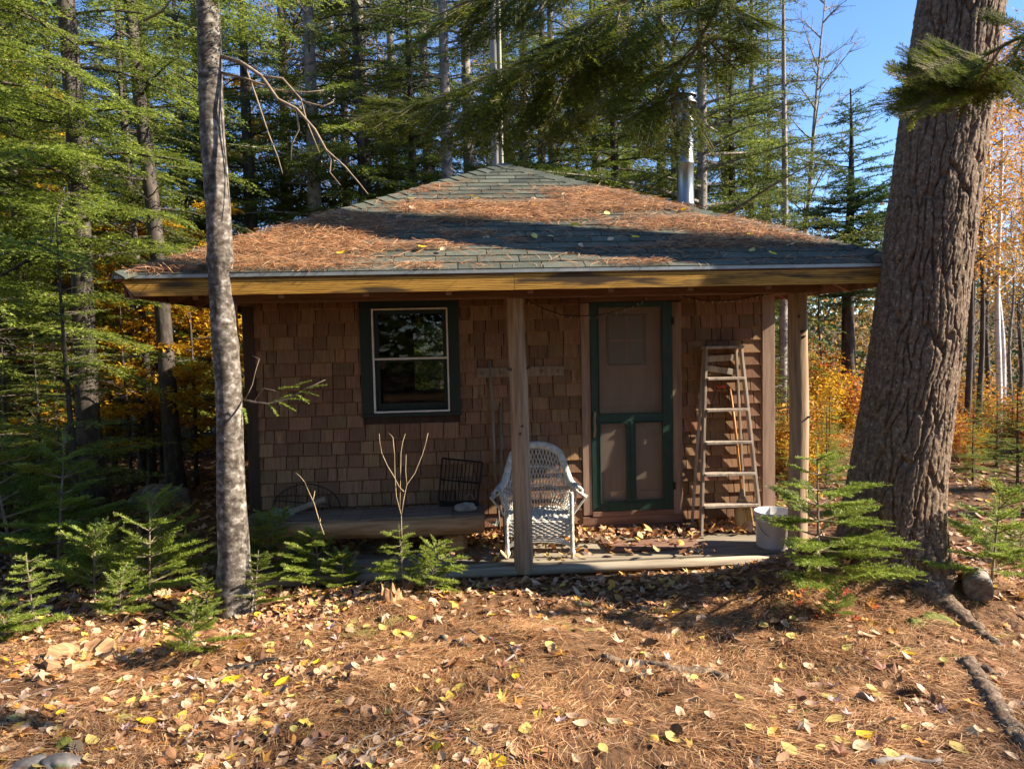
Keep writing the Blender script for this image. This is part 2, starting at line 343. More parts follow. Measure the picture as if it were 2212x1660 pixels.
MT['fargreen'] = islmat('distant conifer foliage', [(0, (.03, .045, .014)), (.5, (.08, .11, .03)), (.82, (.15, .18, .05)), (.84, (.40, .26, .04)), (1, (.52, .32, .04))], .3, .7, .2, .3)
MT['litter'] = islmat('fallen leaf litter', [(0, (.13, .055, .025)), (.2, (.30, .13, .055)), (.4, (.44, .22, .10)), (.6, (.56, .36, .21)), (.75, (.62, .44, .28)), (.85, (.60, .27, .05)), (.93, (.68, .48, .08)), (1, (.24, .16, .13))], .15, .6, .3, .15)
MT['needles'] = islmat('fallen pine needles', [(0, (.15, .06, .022)), (.35, (.34, .15, .055)), (.7, (.50, .26, .11)), (1, (.66, .43, .23))], .1, .6, .3, .15)
MT['rneedles'] = islmat('roof pine needles', [(0, (.14, .05, .018)), (.4, (.33, .135, .05)), (.75, (.50, .24, .10)), (1, (.66, .40, .20))], .1, .6, .3, .2)
def flatleaf(name, c1, c2):
    return pmat(name, [(.3, c1), (.65, c2)], 30, bump=.2, bdist=.002, rnd='object', ramt=.18, hueamt=.012, rough=.55, trans=.15)
MT['lf_yellow'] = flatleaf('yellow leaf', (.46, .33, .08), (.64, .52, .16))
MT['lf_gold'] = flatleaf('golden leaf', (.56, .33, .015), (.80, .56, .03))
MT['lf_tan'] = flatleaf('tan leaf', (.46, .28, .15), (.62, .43, .27))
MT['lf_orange'] = flatleaf('orange leaf', (.46, .17, .03), (.62, .29, .06))
MT['lf_brown'] = flatleaf('brown maple leaf', (.24, .10, .05), (.40, .20, .11))
MT['lf_pink'] = flatleaf('mauve leaf', (.36, .23, .20), (.52, .37, .34))
MT['lf_red'] = flatleaf('red leaf', (.36, .05, .02), (.55, .13, .03))
def glassmat():
    mt = bpy.data.materials.new('window glass'); mt.use_nodes = True; N = mt.node_tree.nodes; L = mt.node_tree.links
    N.remove(N['Principled BSDF']); o = N['Material Output']
    t = N.new('ShaderNodeBsdfTransparent'); t.inputs[0].default_value = (.82, .85, .84, 1); g = N.new('ShaderNodeBsdfGlossy'); g.inputs['Roughness'].default_value = .02
    f = N.new('ShaderNodeFresnel'); f.inputs[0].default_value = 1.5; mx = N.new('ShaderNodeMixShader')
    L.new(f.outputs[0], mx.inputs[0]); L.new(t.outputs[0], mx.inputs[1]); L.new(g.outputs[0], mx.inputs[2]); L.new(mx.outputs[0], o.inputs['Surface'])
    return mt
MT['glass'] = glassmat()
def screenmat():
    mt = bpy.data.materials.new('insect screen'); mt.use_nodes = True; N = mt.node_tree.nodes; L = mt.node_tree.links
    b = N['Principled BSDF']; b.inputs['Base Color'].default_value = (.22, .165, .118, 1); b.inputs['Roughness'].default_value = .6
    t = N.new('ShaderNodeBsdfTransparent'); mx = N.new('ShaderNodeMixShader'); mx.inputs[0].default_value = .5
    L.new(t.outputs[0], mx.inputs[1]); L.new(b.outputs[0], mx.inputs[2]); L.new(mx.outputs[0], N['Material Output'].inputs['Surface'])
    return mt
MT['screen'] = screenmat()

# ---------------------------------------------------------------- terrain
def grid_axis(lo, flo, fhi, hi, fine, grow=1.12):
    a = list(np.arange(flo, fhi+1e-6, fine)); s = fine; x = fhi
    while x < hi: s *= grow; x += s; a.append(min(x, hi))
    s = fine; x = flo; b = []
    while x > lo: s *= grow; x -= s; b.append(max(x, lo))
    return np.array(b[::-1]+a)
gx = grid_axis(-400, -4.6, 4.8, 400, .035); gy = grid_axis(-60, 2.2, 6.2, 700, .035)
XX, YY = np.meshgrid(gx, gy); ZZ = gz(XX, YY)
nx, ny = len(gx), len(gy)
idx = np.arange(nx*ny).reshape(ny, nx)
F = np.stack([idx[:-1, :-1], idx[:-1, 1:], idx[1:, 1:], idx[1:, :-1]], -1).reshape(-1, 4)
ground = link('ground', poly_mesh('ground', np.stack([XX, YY, ZZ], -1).reshape(-1, 3), F, MT['soil'], True)); ground['kind'] = 'structure'
# far ridge
hx = np.linspace(-900, 1300, 110); hv = []; hf = []
for j, t in enumerate(np.linspace(0, 1, 8)):
    for i, x in enumerate(hx):
        top = 26+16*float(fbm(x/230, 1.3, 21)) + 10*math.exp(-((x-620)/200)**2)
        hv.append((x, 560+t*320, -14+top*math.sin(t*math.pi/2)))
for j in range(7):
    for i in range(109): hf.append((j*110+i, j*110+i+1, (j+1)*110+i+1, (j+1)*110+i))
hills = link('hills', poly_mesh('hills', hv, hf, MT['hill'], True)); hills['kind'] = 'structure'

# ---------------------------------------------------------------- cabin
rnd = random.Random(7)
cabin = empty('cabin', CAB, YAW, 'brown cedar-shingled cabin with green pyramid roof, log porch posts and dark green trim', 'cabin')
EZ, AZ, HW, EY = 2.345, 3.745, 2.87, -1.53       # eave height, apex height, half width, eave line
CYC = EY+HW; SL = (AZ-EZ)/HW; RA = math.atan(SL); SLEN = math.hypot(HW, AZ-EZ)
WX0, WX1, WZ0, WZ1 = -1.424, -.525, 1.16, 2.25   # window casing outer
OX0, OX1, OZ0, OZ1 = -1.30, -.64, 1.215, 2.135   # window opening
wb = MB()
wb.box(-2.44, OX0, 0, .10, -.10, 2.50); wb.box(OX1, .69, 0, .10, -.10, 2.50); wb.box(OX0, OX1, 0, .10, -.10, OZ0); wb.box(OX0, OX1, 0, .10, OZ1, 2.50)
wb.box(1.455, 2.44, 0, .10, -.10, 2.50); wb.box(.69, 1.455, 0, .10, 2.17, 2.50); wb.box(.69, 1.455, 0, .10, -.10, .20)
wall = wb.build('wall', MT['sheath'], cabin)
BX0, BX1, BZ0, BZ1 = -1.17, -.42, 1.15, 2.12
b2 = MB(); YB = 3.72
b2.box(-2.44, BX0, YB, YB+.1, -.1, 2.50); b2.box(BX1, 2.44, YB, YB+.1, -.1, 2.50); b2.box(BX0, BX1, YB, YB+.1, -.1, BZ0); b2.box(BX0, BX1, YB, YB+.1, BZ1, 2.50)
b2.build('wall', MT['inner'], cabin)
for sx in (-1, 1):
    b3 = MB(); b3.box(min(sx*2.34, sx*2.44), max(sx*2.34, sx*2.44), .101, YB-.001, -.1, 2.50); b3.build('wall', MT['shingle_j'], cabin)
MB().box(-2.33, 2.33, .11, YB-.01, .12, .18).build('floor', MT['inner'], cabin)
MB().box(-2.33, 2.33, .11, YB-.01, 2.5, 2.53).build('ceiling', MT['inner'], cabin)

# wall shingles: unit mesh 1 wide x .135 high, tapered; scaled in x
EXP = .1205
sm = MB(); sm.add([(0,-.032,.009),(1,-.032,.009),(1,-.007,.150),(0,-.007,.150),(0,-.004,0),(1,-.004,0),(1,-.001,.150),(0,-.001,.150),(0,-.022,0),(1,-.022,0)],
                  [(0,1,2,3),(0,8,9,1),(8,4,5,9),(1,9,5,6,2),(0,3,7,4,8),(3,2,6,7)])
shm = [sm.mesh('shingle', MT['shingle'])]
cells = []
r = 0; z = -.02
while z < 2.42:
    x = -2.36 - rnd.random()*.1
    while x < 2.325:
        ww = rnd.choice((.085, .11, .125, .14, .16, .185, .20))*rnd.uniform(.93, 1.07)
        x1 = min(x+ww, 2.325); xs = max(x, -2.36)
        segs = [(xs, x1)]
        if z+EXP > WZ0+.02 and z < WZ1-.005:
            ns = []
            for a, b in segs:
                if a < WX0+.01: ns.append((a, min(b, WX0+.01)))
                if b > WX1-.01: ns.append((max(a, WX1-.01), b))
            segs = ns
        if z < 2.24:
            ns = []
            for a, b in segs:
                if a < .60: ns.append((a, min(b, .60)))
                if b > 1.545: ns.append((max(a, 1.545), b))
            segs = ns
        for a, b in segs:
            if b-a > .012: cells.append((a, b, z+rnd.uniform(-.003, .003), rnd.uniform(-.3, .3)))
        x = x1+.003
    z += EXP
# the 300 that show largest: skip the top hidden band and what the trunk, post and chair hide
def shown(c):
    a, b, z_, _ = c
    s = (b-a)
    if z_ > 2.18: s *= .1
    if z_ < .30 and a < -.35: s *= .1
    if -2.45 < a < -2.05 and False: s *= .1
    return -s
cells.sort(key=shown)
for a, b, z_, tw in cells[:300]:
    link('shingle', shm[0], wall, (a, 0, z_), (0, R(tw), 0), (b-a-.005, 1, 1))
fm = MB()
for a, b, z_, tw in cells[300:]:
    fm.add([(a+(b-a-.005)*p[0], p[1], z_+p[2]) for p in sm.v], sm.f)
fo = fm.build('shingle_field', MT['shingle_j'], wall); fo['kind'] = 'stuff'

# corner boards and trim
MB().box(-2.462, -2.36, -.034, .0, -.06, 2.42).build('corner_board', MT['sheath'], cabin, bevel=.004)
MB().box(2.325, 2.446, -.036, .10, -.06, 2.42).build('corner_board', MT['trim'], cabin, bevel=.004)
cs = empty('door_casing', parent=cabin)
MB().box(.598, .683, -.034, 0, .178, 2.165).build('casing_board', MT['trim'], cs, bevel=.003)
MB().box(1.460, 1.548, -.034, 0, .162, 2.160).build('casing_board', MT['trim'], cs, bevel=.003)
MB().box(.592, 1.552, -.038, 0, 2.172, 2.262).build('casing_board', MT['beam'], cs, bevel=.003)
MB().box(.684, 1.459, -.045, 0, .166, .212).build('sill', MT['trim_h'], cs, bevel=.003)
MB().box(.590, 1.545, -.040, 0, .085, .163).build('casing_board', MT['trim_h'], cs, bevel=.003)
MB().box(.585, 1.545, -.036, 0, .004, .082).build('casing_board', MT['trim_h'], cs, bevel=.003)

# inner door
idr = empty('inner_door', parent=cabin)
MB().box(.70, 1.445, .045, .085, .21, 2.16).build('door_panel', MT['doorwood'], idr)
for z0, z1 in ((.90, .985), (1.10, 1.185), (.30, .38)): MB().box(.72, 1.425, .030, .0445, z0, z1).build('door_rail', MT['doorwood'], idr)
GX0, GX1, GZ0, GZ1 = .875, 1.205, 1.60, 2.04
dw = empty('door_window', parent=idr)
MB().box(GX0, GX1, .034, .044, GZ0, GZ1).build('pane', pmat('dim door glass', [(.4, (.12, .12, .10)), (.7, (.15, .14, .12))], 3, rough=.2, bump=0), dw)
fr = MB()
for (a, b, c_, d) in ((GX0-.02, GX1+.02, GZ1, GZ1+.02), (GX0-.02, GX1+.02, GZ0-.02, GZ0), (GX0-.02, GX0, GZ0, GZ1), (GX1, GX1+.02, GZ0, GZ1)): fr.box(a, b, .022, .0438, c_, d)
fr.build('frame', MT['sheath'], dw)
mu = MB(); mx_ = (GX0+GX1)/2; mz_ = (GZ0+GZ1)/2-.01
mu.box(mx_-.006, mx_+.006, .022, .0335, GZ0, GZ1); mu.box(GX0, mx_-.0062, .022, .0335, mz_-.006, mz_+.006); mu.box(mx_+.0062, GX1, .022, .0335, mz_-.006, mz_+.006)
for sx in (GX0+.004, mx_-.0075): mu.box(sx-.0015, sx+.0015, .0215, .022, GZ0, GZ1)
mu.build('muntin', MT['trim'], dw)
MB().box(.745, .775, .030, .0445, 1.42, 1.54).build('latch_plate', MT['steel'], idr)

# screen door
sd = empty('screen_door', parent=cabin)
SX0, SX1, SZ0, SZ1 = .686, 1.456, .215, 2.168
def sdbox(nm, x0, x1, z0, z1, y0=-.040, y1=-.012, mat='dgreen'): return MB().box(x0, x1, y0, y1, z0, z1).build(nm, MT[mat], sd, bevel=.003)
sdbox('stile', SX0, .756, SZ0, SZ1); sdbox('stile', 1.372, SX1, SZ0, SZ1)
sdbox('rail', .757, 1.371, 2.118, SZ1); sdbox('rail', .757, 1.371, 1.052, 1.130); sdbox('rail', .757, 1.371, SZ0, .288)
sdbox('mullion', 1.014, 1.104, .289, 1.051, -.036, -.012); sdbox('mullion', 1.052, 1.074, .29, 1.05, -.046, -.0365)
for (x0, x1, z0, z1) in ((.757, .769, .289, 1.051), (1.358, 1.371, .289, 1.051), (.770, 1.013, .289, .303), (1.105, 1.357, .289, .303), (.770, 1.013, 1.038, 1.051), (1.105, 1.357, 1.038, 1.051), (.757, .767, 1.131, 2.117), (1.362, 1.371, 1.131, 2.117)):
    sdbox('molding', x0, x1, z0, z1, -.046, -.020)
for (x0, x1, z0, z1) in ((.757, 1.371, 1.131, 2.117), (.757, 1.013, .289, 1.051), (1.105, 1.371, .289, 1.051)):
    MB().add([(x0, -.018, z0), (x1, -.018, z0), (x1, -.018, z1), (x0, -.018, z1)], [(0, 1, 2, 3)]).build('screen', MT['screen'], sd)
hd = MB(); hd.tube([(.712, -.042, .915), (.706, -.066, .94), (.712, -.078, 1.00), (.704, -.080, 1.08), (.714, -.070, 1.14), (.712, -.042, 1.168)], [.010, .012, .012, .011, .012, .010], 8)
hd.build('handle', MT['post'], sd, True)
for hz_ in (.40, 1.95): MB().box(1.45, 1.475, -.052, -.041, hz_, hz_+.07).build('hinge', MT['black'], sd, bevel=.002)

# window
wd = empty('window', parent=cabin)
cg = empty('casing', parent=wd)
for (x0, x1, z0, z1) in ((WX0, OX0-.018, WZ0+.037, WZ1-.09), (OX1+.018, WX1, WZ0+.037, WZ1-.09), (WX0-.004, WX1+.004, WZ1-.089, WZ1+.02), (WX0-.006, WX1+.006, WZ0, WZ0+.036)):
    MB().box(x0, x1, -.038, -.001, z0, z1).build('casing_board', MT['green'], cg, bevel=.003)
wt = MB(); t = .014
wt.box(OX0-t, OX0, -.046, .0, OZ0-t, OZ1+t); wt.box(OX1, OX1+t, -.046, .0, OZ0-t, OZ1+t); wt.box(OX0, OX1, -.0455, .0, OZ1, OZ1+t); wt.box(OX0, OX1, -.0455, .0, OZ0-t, OZ0)
wt.build('white_stop', MT['white'], wd)
for nm, z0, z1, y in (('upper_sash', 1.685, OZ1, .012), ('lower_sash', OZ0, 1.700, .045)):
    s_ = MB(); e = .038
    s_.box(OX0, OX0+e, y, y+.03, z0, z1); s_.box(OX1-e, OX1, y, y+.03, z0, z1); s_.box(OX0+e, OX1-e, y+.001, y+.029, z0, z0+(.02 if nm[0] == 'u' else .065)); s_.box(OX0+e, OX1-e, y+.001, y+.029, z1-e, z1)
    so_ = s_.build('sash', MT['green'], wd, bevel=.002)
    MB().add([(OX0+e, y+.015, z0+.01), (OX1-e, y+.015, z0+.01), (OX1-e, y+.015, z1-.01), (OX0+e, y+.015, z1-.01)], [(0, 1, 2, 3)]).build('pane', MT['glass'], so_)
MB().box(OX0, OX1, -.012, .011, 1.682, 1.700).build('meeting_rail', MT['white'], wd)
# back window of the room, seen through the front one
bw = empty('window', parent=cabin)
f2 = MB(); f2.box(BX0-.04, BX0, YB-.02, YB+.08, BZ0-.04, BZ1+.04); f2.box(BX1, BX1+.04, YB-.02, YB+.08, BZ0-.04, BZ1+.04); f2.box(BX0, BX1, YB-.02, YB+.08, BZ1, BZ1+.04); f2.box(BX0, BX1, YB-.02, YB+.08, BZ0-.04, BZ0); f2.box(BX0, BX1, YB+.02, YB+.05, 1.62, 1.66)
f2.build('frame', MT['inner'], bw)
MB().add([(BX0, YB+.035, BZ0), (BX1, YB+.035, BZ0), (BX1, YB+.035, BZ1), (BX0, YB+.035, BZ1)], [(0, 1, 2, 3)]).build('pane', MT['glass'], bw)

# beams, posts
MB().box(-2.46, 2.42, -.965, -.83, 2.172, 2.315).build('beam', MT['beam'], cabin, bevel=.006)
for sx in (-2.39, 2.33): MB().box(sx-.06, sx+.06, -.829, -.04, 2.19, 2.32).build('beam', MT['beam'], cabin, bevel=.006)
def log_post(x, y, r0, seed, z1=2.17):
    rg = np.random.default_rng(seed); n, ms = 20, 46; V = []; F_ = []
    ph = rg.uniform(0, 6.28, 8)
    for i in range(ms):
        zz = -.05 + (z1+.05)*i/(ms-1)
        cx = .012*math.sin(zz*1.7+ph[0])+.005*math.sin(zz*4+ph[1]); cy_ = .010*math.sin(zz*1.4+ph[2])
        for k in range(n):
            a = 2*math.pi*k/n
            rr = r0*(1+.05*(1-zz/2)+.03*math.sin(2*a+ph[3]+zz*.6)+.025*math.sin(5*a+ph[4]+zz*2)+.03*(vnoise(a*4, zz*9, seed)-.5))
            V.append((x+cx+rr*math.cos(a), y+cy_+rr*math.sin(a), zz))
    for i in range(ms-1):
        for k in range(n): F_.append((i*n+k, i*n+(k+1) % n, (i+1)*n+(k+1) % n, (i+1)*n+k))
    po = link('post', poly_mesh('post', V, F_, MT['post'], True), cabin)
    kb = MB()
    for q in range(4):
        zz = rg.uniform(.5, 2.0); a = rg.uniform(3.3, 6.1)
        p = Vector((x+r0*.8*math.cos(a), y+r0*.8*math.sin(a), zz)); d = Vector((math.cos(a), math.sin(a), .25))
        kb.tube([p, p+d*.045], [.013, .007], 7)
    kb.build('knot', MT['bark_dark'], po)
log_post(-.06, -.90, .074, 3); log_post(2.265, -.90, .075, 4); log_post(-2.33, -.90, .075, 5)

# porch floor
pf = empty('porch_floor', parent=cabin)
yy = -.845
MB().tube([(-2.52, -.915, -.045), (-1, -.92, -.042), (.5, -.915, -.040), (2.44, -.91, -.040)], [.040, .043, .042, .040], 14).build('edge_log', MT['plank'], pf, True)
for k in range(6):
    MB().box(-2.5, 2.44, yy+.003, yy+.137, -.035, rnd.uniform(-.004, .0)).build('plank', MT['plank'], pf, bevel=.004); yy += .138

# roof
rb = MB(); e_ = .012
cor = [(-HW, EY, EZ-e_), (HW, EY, EZ-e_), (HW, EY+2*HW, EZ-e_), (-HW, EY+2*HW, EZ-e_), (0, CYC, AZ-e_)]
low = [(a, b, c_-.03) for a, b, c_ in cor]
rb.add(cor+low, [(0, 1, 4), (1, 2, 4), (2, 3, 4), (3, 0, 4), (6, 5, 9), (7, 6, 9), (8, 7, 9), (5, 8, 9), (0, 5, 6, 1), (1, 6, 7, 2), (2, 7, 8, 3), (3, 8, 5, 0)])
roof = rb.build('roof', MT['beam'], cabin)
def clip(poly, a, b, c_):
    out = []
    for i in range(len(poly)):
        p, q = poly[i], poly[(i+1) % len(poly)]; fp = a*p[0]+b*p[1]-c_; fq = a*q[0]+b*q[1]-c_
        if fp <= 0: out.append(p)
        if fp*fq < 0:
            t_ = fp/(fp-fq); out.append((p[0]+(q[0]-p[0])*t_, p[1]+(q[1]-p[1])*t_))
    return out
RE = .142; TABW = .305
def tabs(seed):
    rg = random.Random(seed); res = []; row = 0; v = -.012
    while v < SLEN-.02:
        off = -HW-.4+(row % 3)*TABW/3*1.02+rg.uniform(0, .05); u = off; vj = rg.uniform(-.003, .003)
        while u < HW:
            p = [(u+.003, v+vj), (u+TABW-.004, v+vj), (u+TABW-.004, v+RE+.02), (u+.003, v+RE+.02)]
            q = clip(p, 1, HW/SLEN, HW); q = clip(q, -1, HW/SLEN, HW) if len(q) > 2 else q
            if len(q) > 2: res.append((p[0], p == q or (len(q) == 4 and all(abs(a[0]-b[0])+abs(a[1]-b[1]) < 1e-6 for a, b in zip(p, q))), q, rg.random()))
            u += TABW
        v += RE; row += 1
    return res
def tab_geo(q, v0):
    top = [(a, b, .0115-.0085*(b-v0)/(RE+.02)) for a, b in q]; bot = [(a, b, -.001) for a, b in q]; n = len(q)
    return top+bot, [tuple(range(n))]+[(i, i+n, (i+1) % n+n, (i+1) % n) for i in range(n)]
full = MB(); vs, fs = tab_geo([(0, 0), (TABW-.007, 0), (TABW-.007, RE+.02), (0, RE+.02)], 0); full.add(vs, fs); tabme = full.mesh('shingle', MT['asphalt'])
def roof_pt(u, v): return (u, EY+v*math.cos(RA), EZ+v*math.sin(RA))
for org, isfull, q, rr in tabs(1):
    if isfull: me = tabme; o0 = org
    else:
        o0 = org; mb = MB(); vs, fs = tab_geo([(a-o0[0], b-o0[1]) for a, b in q], 0); mb.add(vs, fs); me = mb.mesh('shingle', MT['asphalt'])
    link('shingle', me, roof, roof_pt(*o0), (RA, 0, 0))
for k, ang in enumerate((90, 180, 270)):
    mb = MB(); Mz = Matrix.Translation((0, CYC, 0)) @ Matrix.Rotation(R(ang), 4, 'Z') @ Matrix.Translation((0, -CYC, 0)); Mx = Matrix.Rotation(RA, 4, 'X')
    for org, isfull, q, rr in tabs(2+k):
        vs, fs = tab_geo([(a-org[0], b-org[1]) for a, b in q], 0)
        T = Mz @ Matrix.Translation(roof_pt(*org)) @ Mx
        mb.add([T @ Vector(p) for p in vs], fs)
    o = mb.build('shingle_field', MT['asphalt_j'], roof); o['kind'] = 'stuff'
# hip caps
for sx in (-1, 1):
    h = Vector((-sx, 1, SL)).normalized(); nf = Vector((0, -math.sin(RA), math.cos(RA))); ns_ = Vector((sx*math.sin(RA), 0, math.cos(RA)))
    pf_ = h.cross(nf); pf_ = pf_ if pf_.y < 0 or pf_.x*sx < 0 else -pf_
    if pf_.dot(Vector((-sx, 0, 0))) < 0: pf_ = -pf_
    ps_ = h.cross(ns_)
    if ps_.dot(Vector((0, 1, 0))) < 0: ps_ = -ps_
    up = (nf+ns_).normalized(); W_ = .125; LN = .185
    mb = MB(); vs = []
    for l, hh in ((0, .026), (LN, .012)):
        c_ = h*l
        vs += [c_+pf_*W_+nf*(hh-.010), c_+up*hh*1.05, c_+ps_*W_+ns_*(hh-.010), c_+pf_*W_+nf*.0005, c_+up*.002, c_+ps_*W_+ns_*.0005]
    mb.add(vs, [(0, 1, 7, 6), (1, 2, 8, 7), (0, 3, 4, 1), (1, 4, 5, 2), (0, 6, 9, 3), (2, 5, 11, 8)])
    me = mb.mesh('hip_cap', MT['asphalt'])
    hl = math.sqrt(2*HW*HW+(AZ-EZ)**2); n = int(hl/.143)
    for i in range(n):
        p = Vector((sx*HW, EY, EZ)) + h*(i*.143+rnd.uniform(-.004, .004)); link('hip_cap', me, roof, p)
# fascia, drip edge
def fboard(x0, x1, s0, s1):
    z0, z1 = 2.198, 2.326; y0, y1 = EY, EY+.022
    return MB().add([(x0+s0, y0, z0), (x1-s1, y0, z0), (x1, y0, z1), (x0, y0, z1), (x0+s0, y1, z0), (x1-s1, y1, z0), (x1, y1, z1), (x0, y1, z1)],
                    [(0, 1, 2, 3), (5, 4, 7, 6), (0, 4, 5, 1), (1, 5, 6, 2), (2, 6, 7, 3), (3, 7, 4, 0)])
fboard(-HW+.02, -.122, .10, 0).build('fascia_board', MT['fascia'], cabin); fboard(-.119, HW-.02, 0, .10).build('fascia_board', MT['fascia'], cabin)
MB().box(-HW-.005, HW+.005, EY-.012, EY-.002, 2.320, EZ-.004).box(-HW, HW, EY-.0119, EY+.05, EZ-.0039, EZ-.0015).build('drip_edge', MT['drip'], cabin)
for sx in (-1, 1):
    MB().box(min(sx*HW, sx*(HW-.02)), max(sx*HW, sx*(HW-.02)), EY+.12, EY+2*HW-.1, 2.20, 2.318).build('fascia_board', MT['beam'], cabin)
# rafters
for k in range(9):
    x_ = -2.36+k*.59; ye = min(.0, EY+HW-abs(x_)-.12); mb = MB(); mb.bar((x_, EY+.03, EZ-.115), (x_, ye, EZ-.115+(ye-EY-.03)*SL), .04, .13); mb.build('rafter', MT['beam'], cabin)
for sx in (-1, 1):
    for k in range(3):
        mb = MB(); mb.bar((sx*(HW-.03), -.7+k*.6, EZ-.11), (sx*2.3, -.7+k*.6, EZ-.11+.54*SL), .04, .12); mb.build('rafter', MT['beam'], cabin)
    mb = MB(); mb.bar((sx*(HW-.06), EY+.06, EZ-.105), (sx*(HW-1.6), EY+1.6, EZ-.105+1.54*SL), .045, .13); mb.build('hip_rafter', MT['trim_h'], cabin)

# chimney pipe through the roof
cx_, cy_ = 2.03, 1.36
ch = empty('chimney_pipe', cab(cx_, cy_, 2.4), YAW, 'shiny stainless steel stove pipe rising above the roof hip', 'chimney')
pr = [(.0, .0), (.094, .0)]
for k in range(1, 5): pr += [(.094, .45*k-.02), (.099, .45*k-.014), (.099, .45*k+.014), (.094, .45*k+.02)]
MB().lathe(pr+[(.094, 1.93), (.10, 1.93)], 28).build('pipe', MT['steel'], ch, True)
MB().lathe([(.085, 1.935), (.085, 2.03), (.13, 1.985), (.135, 2.005), (.10, 2.03), (.10, 2.075)], 28).build('collar', MT['steel'], ch, True)
MB().lathe([(.128, 2.076), (.132, 2.085), (.10, 2.094), (.05, 2.112), (.0, 2.114)], 28).build('cap', MT['steel'], ch, True)

# ---------------------------------------------------------------- things on the porch
def cthing(name, x, y, z, label, cat, group=None, rz=0): return empty(name, cab(x, y, z), YAW+rz, label, cat, group)
# wicker armchair
chair = cthing('wicker_armchair', .125, -.46, 0, 'white wicker armchair behind the middle log post', 'armchair', rz=R(-4)); chair.scale = (.95, .95, .97)
def Usurf(s, v):
    """s -1..1 round the back from left arm to right arm, v 0 seat .. 1 rim"""
    a = s*math.pi/2*1.04
    x = .335*math.sin(a)*(1+.10*abs(s)**3); y = .235*math.cos(a)**1 - .02
    if abs(s) > .72: y -= (abs(s)-.72)*.75
    t_ = sst(abs(s), .42, .74)
    top = .915-.10*abs(s/.5)**2.2 if abs(s) < .5 else .915-.10-(abs(s)-.5)*.35
    top = float(top*(1-t_)+.575*t_)
    z0 = .34
    x *= (.80+.20*v); y = y*(.82+.18*v)+(.05*v if abs(s) < .6 else .05*v*max(0, 1-(abs(s)-.6)*3))
    return Vector((x, y, z0+(top-z0)*v))
def braid(path, R0, r0, nst, turns, n=5):
    """several strands wound round a path"""
    mb = MB(); P = [Vector(p) for p in path]; m_ = len(P); L = [0]
    for i in range(1, m_): L.append(L[-1]+(P[i]-P[i-1]).length)
    ts = [(P[min(i+1, m_-1)]-P[max(i-1, 0)]).normalized() for i in range(m_)]
    u = ts[0].orthogonal().normalized(); fr_ = []
    for i in range(m_):
        u = (u-ts[i]*u.dot(ts[i])).normalized(); fr_.append((u.copy(), ts[i].cross(u)))
    for k in range(nst):
        pts = []
        for i in range(m_):
            a = 2*math.pi*(k/nst+turns*L[i]/L[-1]); pts.append(P[i]+(fr_[i][0]*math.cos(a)+fr_[i][1]*math.sin(a))*R0)
        mb.tube(pts, r0, n)
    return mb
ss = np.linspace(-1, 1, 150)
rim = [Usurf(s, 1.0) for s in ss]
braid(rim, .026, .0105, 9, 26, 5).build('rim', MT['wicker'], chair, True)
lat = MB()
for s0 in np.linspace(-1.35, 1.35, 44):
    for sg in (-1, 1):
        pts = []
        for v in np.linspace(0, 1, 9):
            s = s0+sg*.20*(v-.5)*2
            if -.98 < s < .98: pts.append(Usurf(s, v)+Vector((0, .003*sg, 0)))
        if len(pts) > 1: lat.tube(pts, .0042, 5)
lat.build('back_lattice', MT['wicker'], chair, True)
for v in (.36, .66): braid([Usurf(s, v) for s in np.linspace(-.6, .6, 60)], .005, .005, 3, 22, 4).build('back_band', MT['wicker'], chair, True)
for sg in (-1, 1):   # flat woven arm tops
    ar = MB()
    for k in range(6):
        o = .016*k-.01
        ar.tube([Vector((sg*(.345+o*1.0), y, .585-.012*k+.004*math.sin(y*90+k*3))) for y in np.linspace(-.28, .10-.02*k, 40)], .0095, 5)
    ar.build('arm', MT['wicker'], chair, True)
    MB().tube([(sg*.43, -.26, .54), (sg*.285, -.22, .34)], .010, 6).build('arm_brace', MT['wicker'], chair)
seat = MB()
for k in range(17):
    y = -.27+k*.029
    seat.tube([Vector((x, y, .335+.009*math.sin(x*75+(k % 2)*math.pi))) for x in np.linspace(-.275, .275, 60)], .012, 5)
for x in np.linspace(-.27, .27, 10): seat.tube([(x, -.285, .33), (x, .20, .33)], .007, 4)
seat.build('seat', MT['wicker'], chair, True)
ap = MB()
for k in range(8):
    z = .318-.0165*k
    ap.tube([Vector((x, -.287+.006*math.sin(x*95+(k % 2)*math.pi), z)) for x in np.linspace(-.285, .285, 60)], .008, 5)
for sg in (-1, 1):
    for k in range(8):
        z = .318-.0165*k; ap.tube([Vector((sg*(.287+.006*math.sin(y*95+(k % 2)*3.14)), y, z)) for y in np.linspace(-.285, .2, 40)], .008, 5)
ap.build('apron', MT['wicker'], chair, True)
arc = MB()
for k in range(4):
    arc.tube([Vector((.285*math.cos(a), -.287, .085-.001*k+(.118-.018*k)*math.sin(a))) for a in np.linspace(.05, math.pi-.05, 30)], .007, 5)
arc.build('apron_arch', MT['wicker'], chair, True)
for sx, sy in ((-1, -1), (1, -1), (-1, 1), (1, 1)):
    top = .57 if sy < 0 else .40
    x0, y0 = sx*.288, (-.285 if sy < 0 else .20)
    lg = braid([Vector((x0, y0, z)) for z in np.linspace(.13, top, 40)], .012, .010, 4, 11, 5)
    lg.lathe([(.0, 0), (.012, 0), (.014, .02), (.026, .04), (.027, .06), (.016, .085), (.020, .10), (.020, .135)], 12, Matrix.Translation((x0, y0, 0)))
    lg.build('leg', MT['wicker'], chair, True)

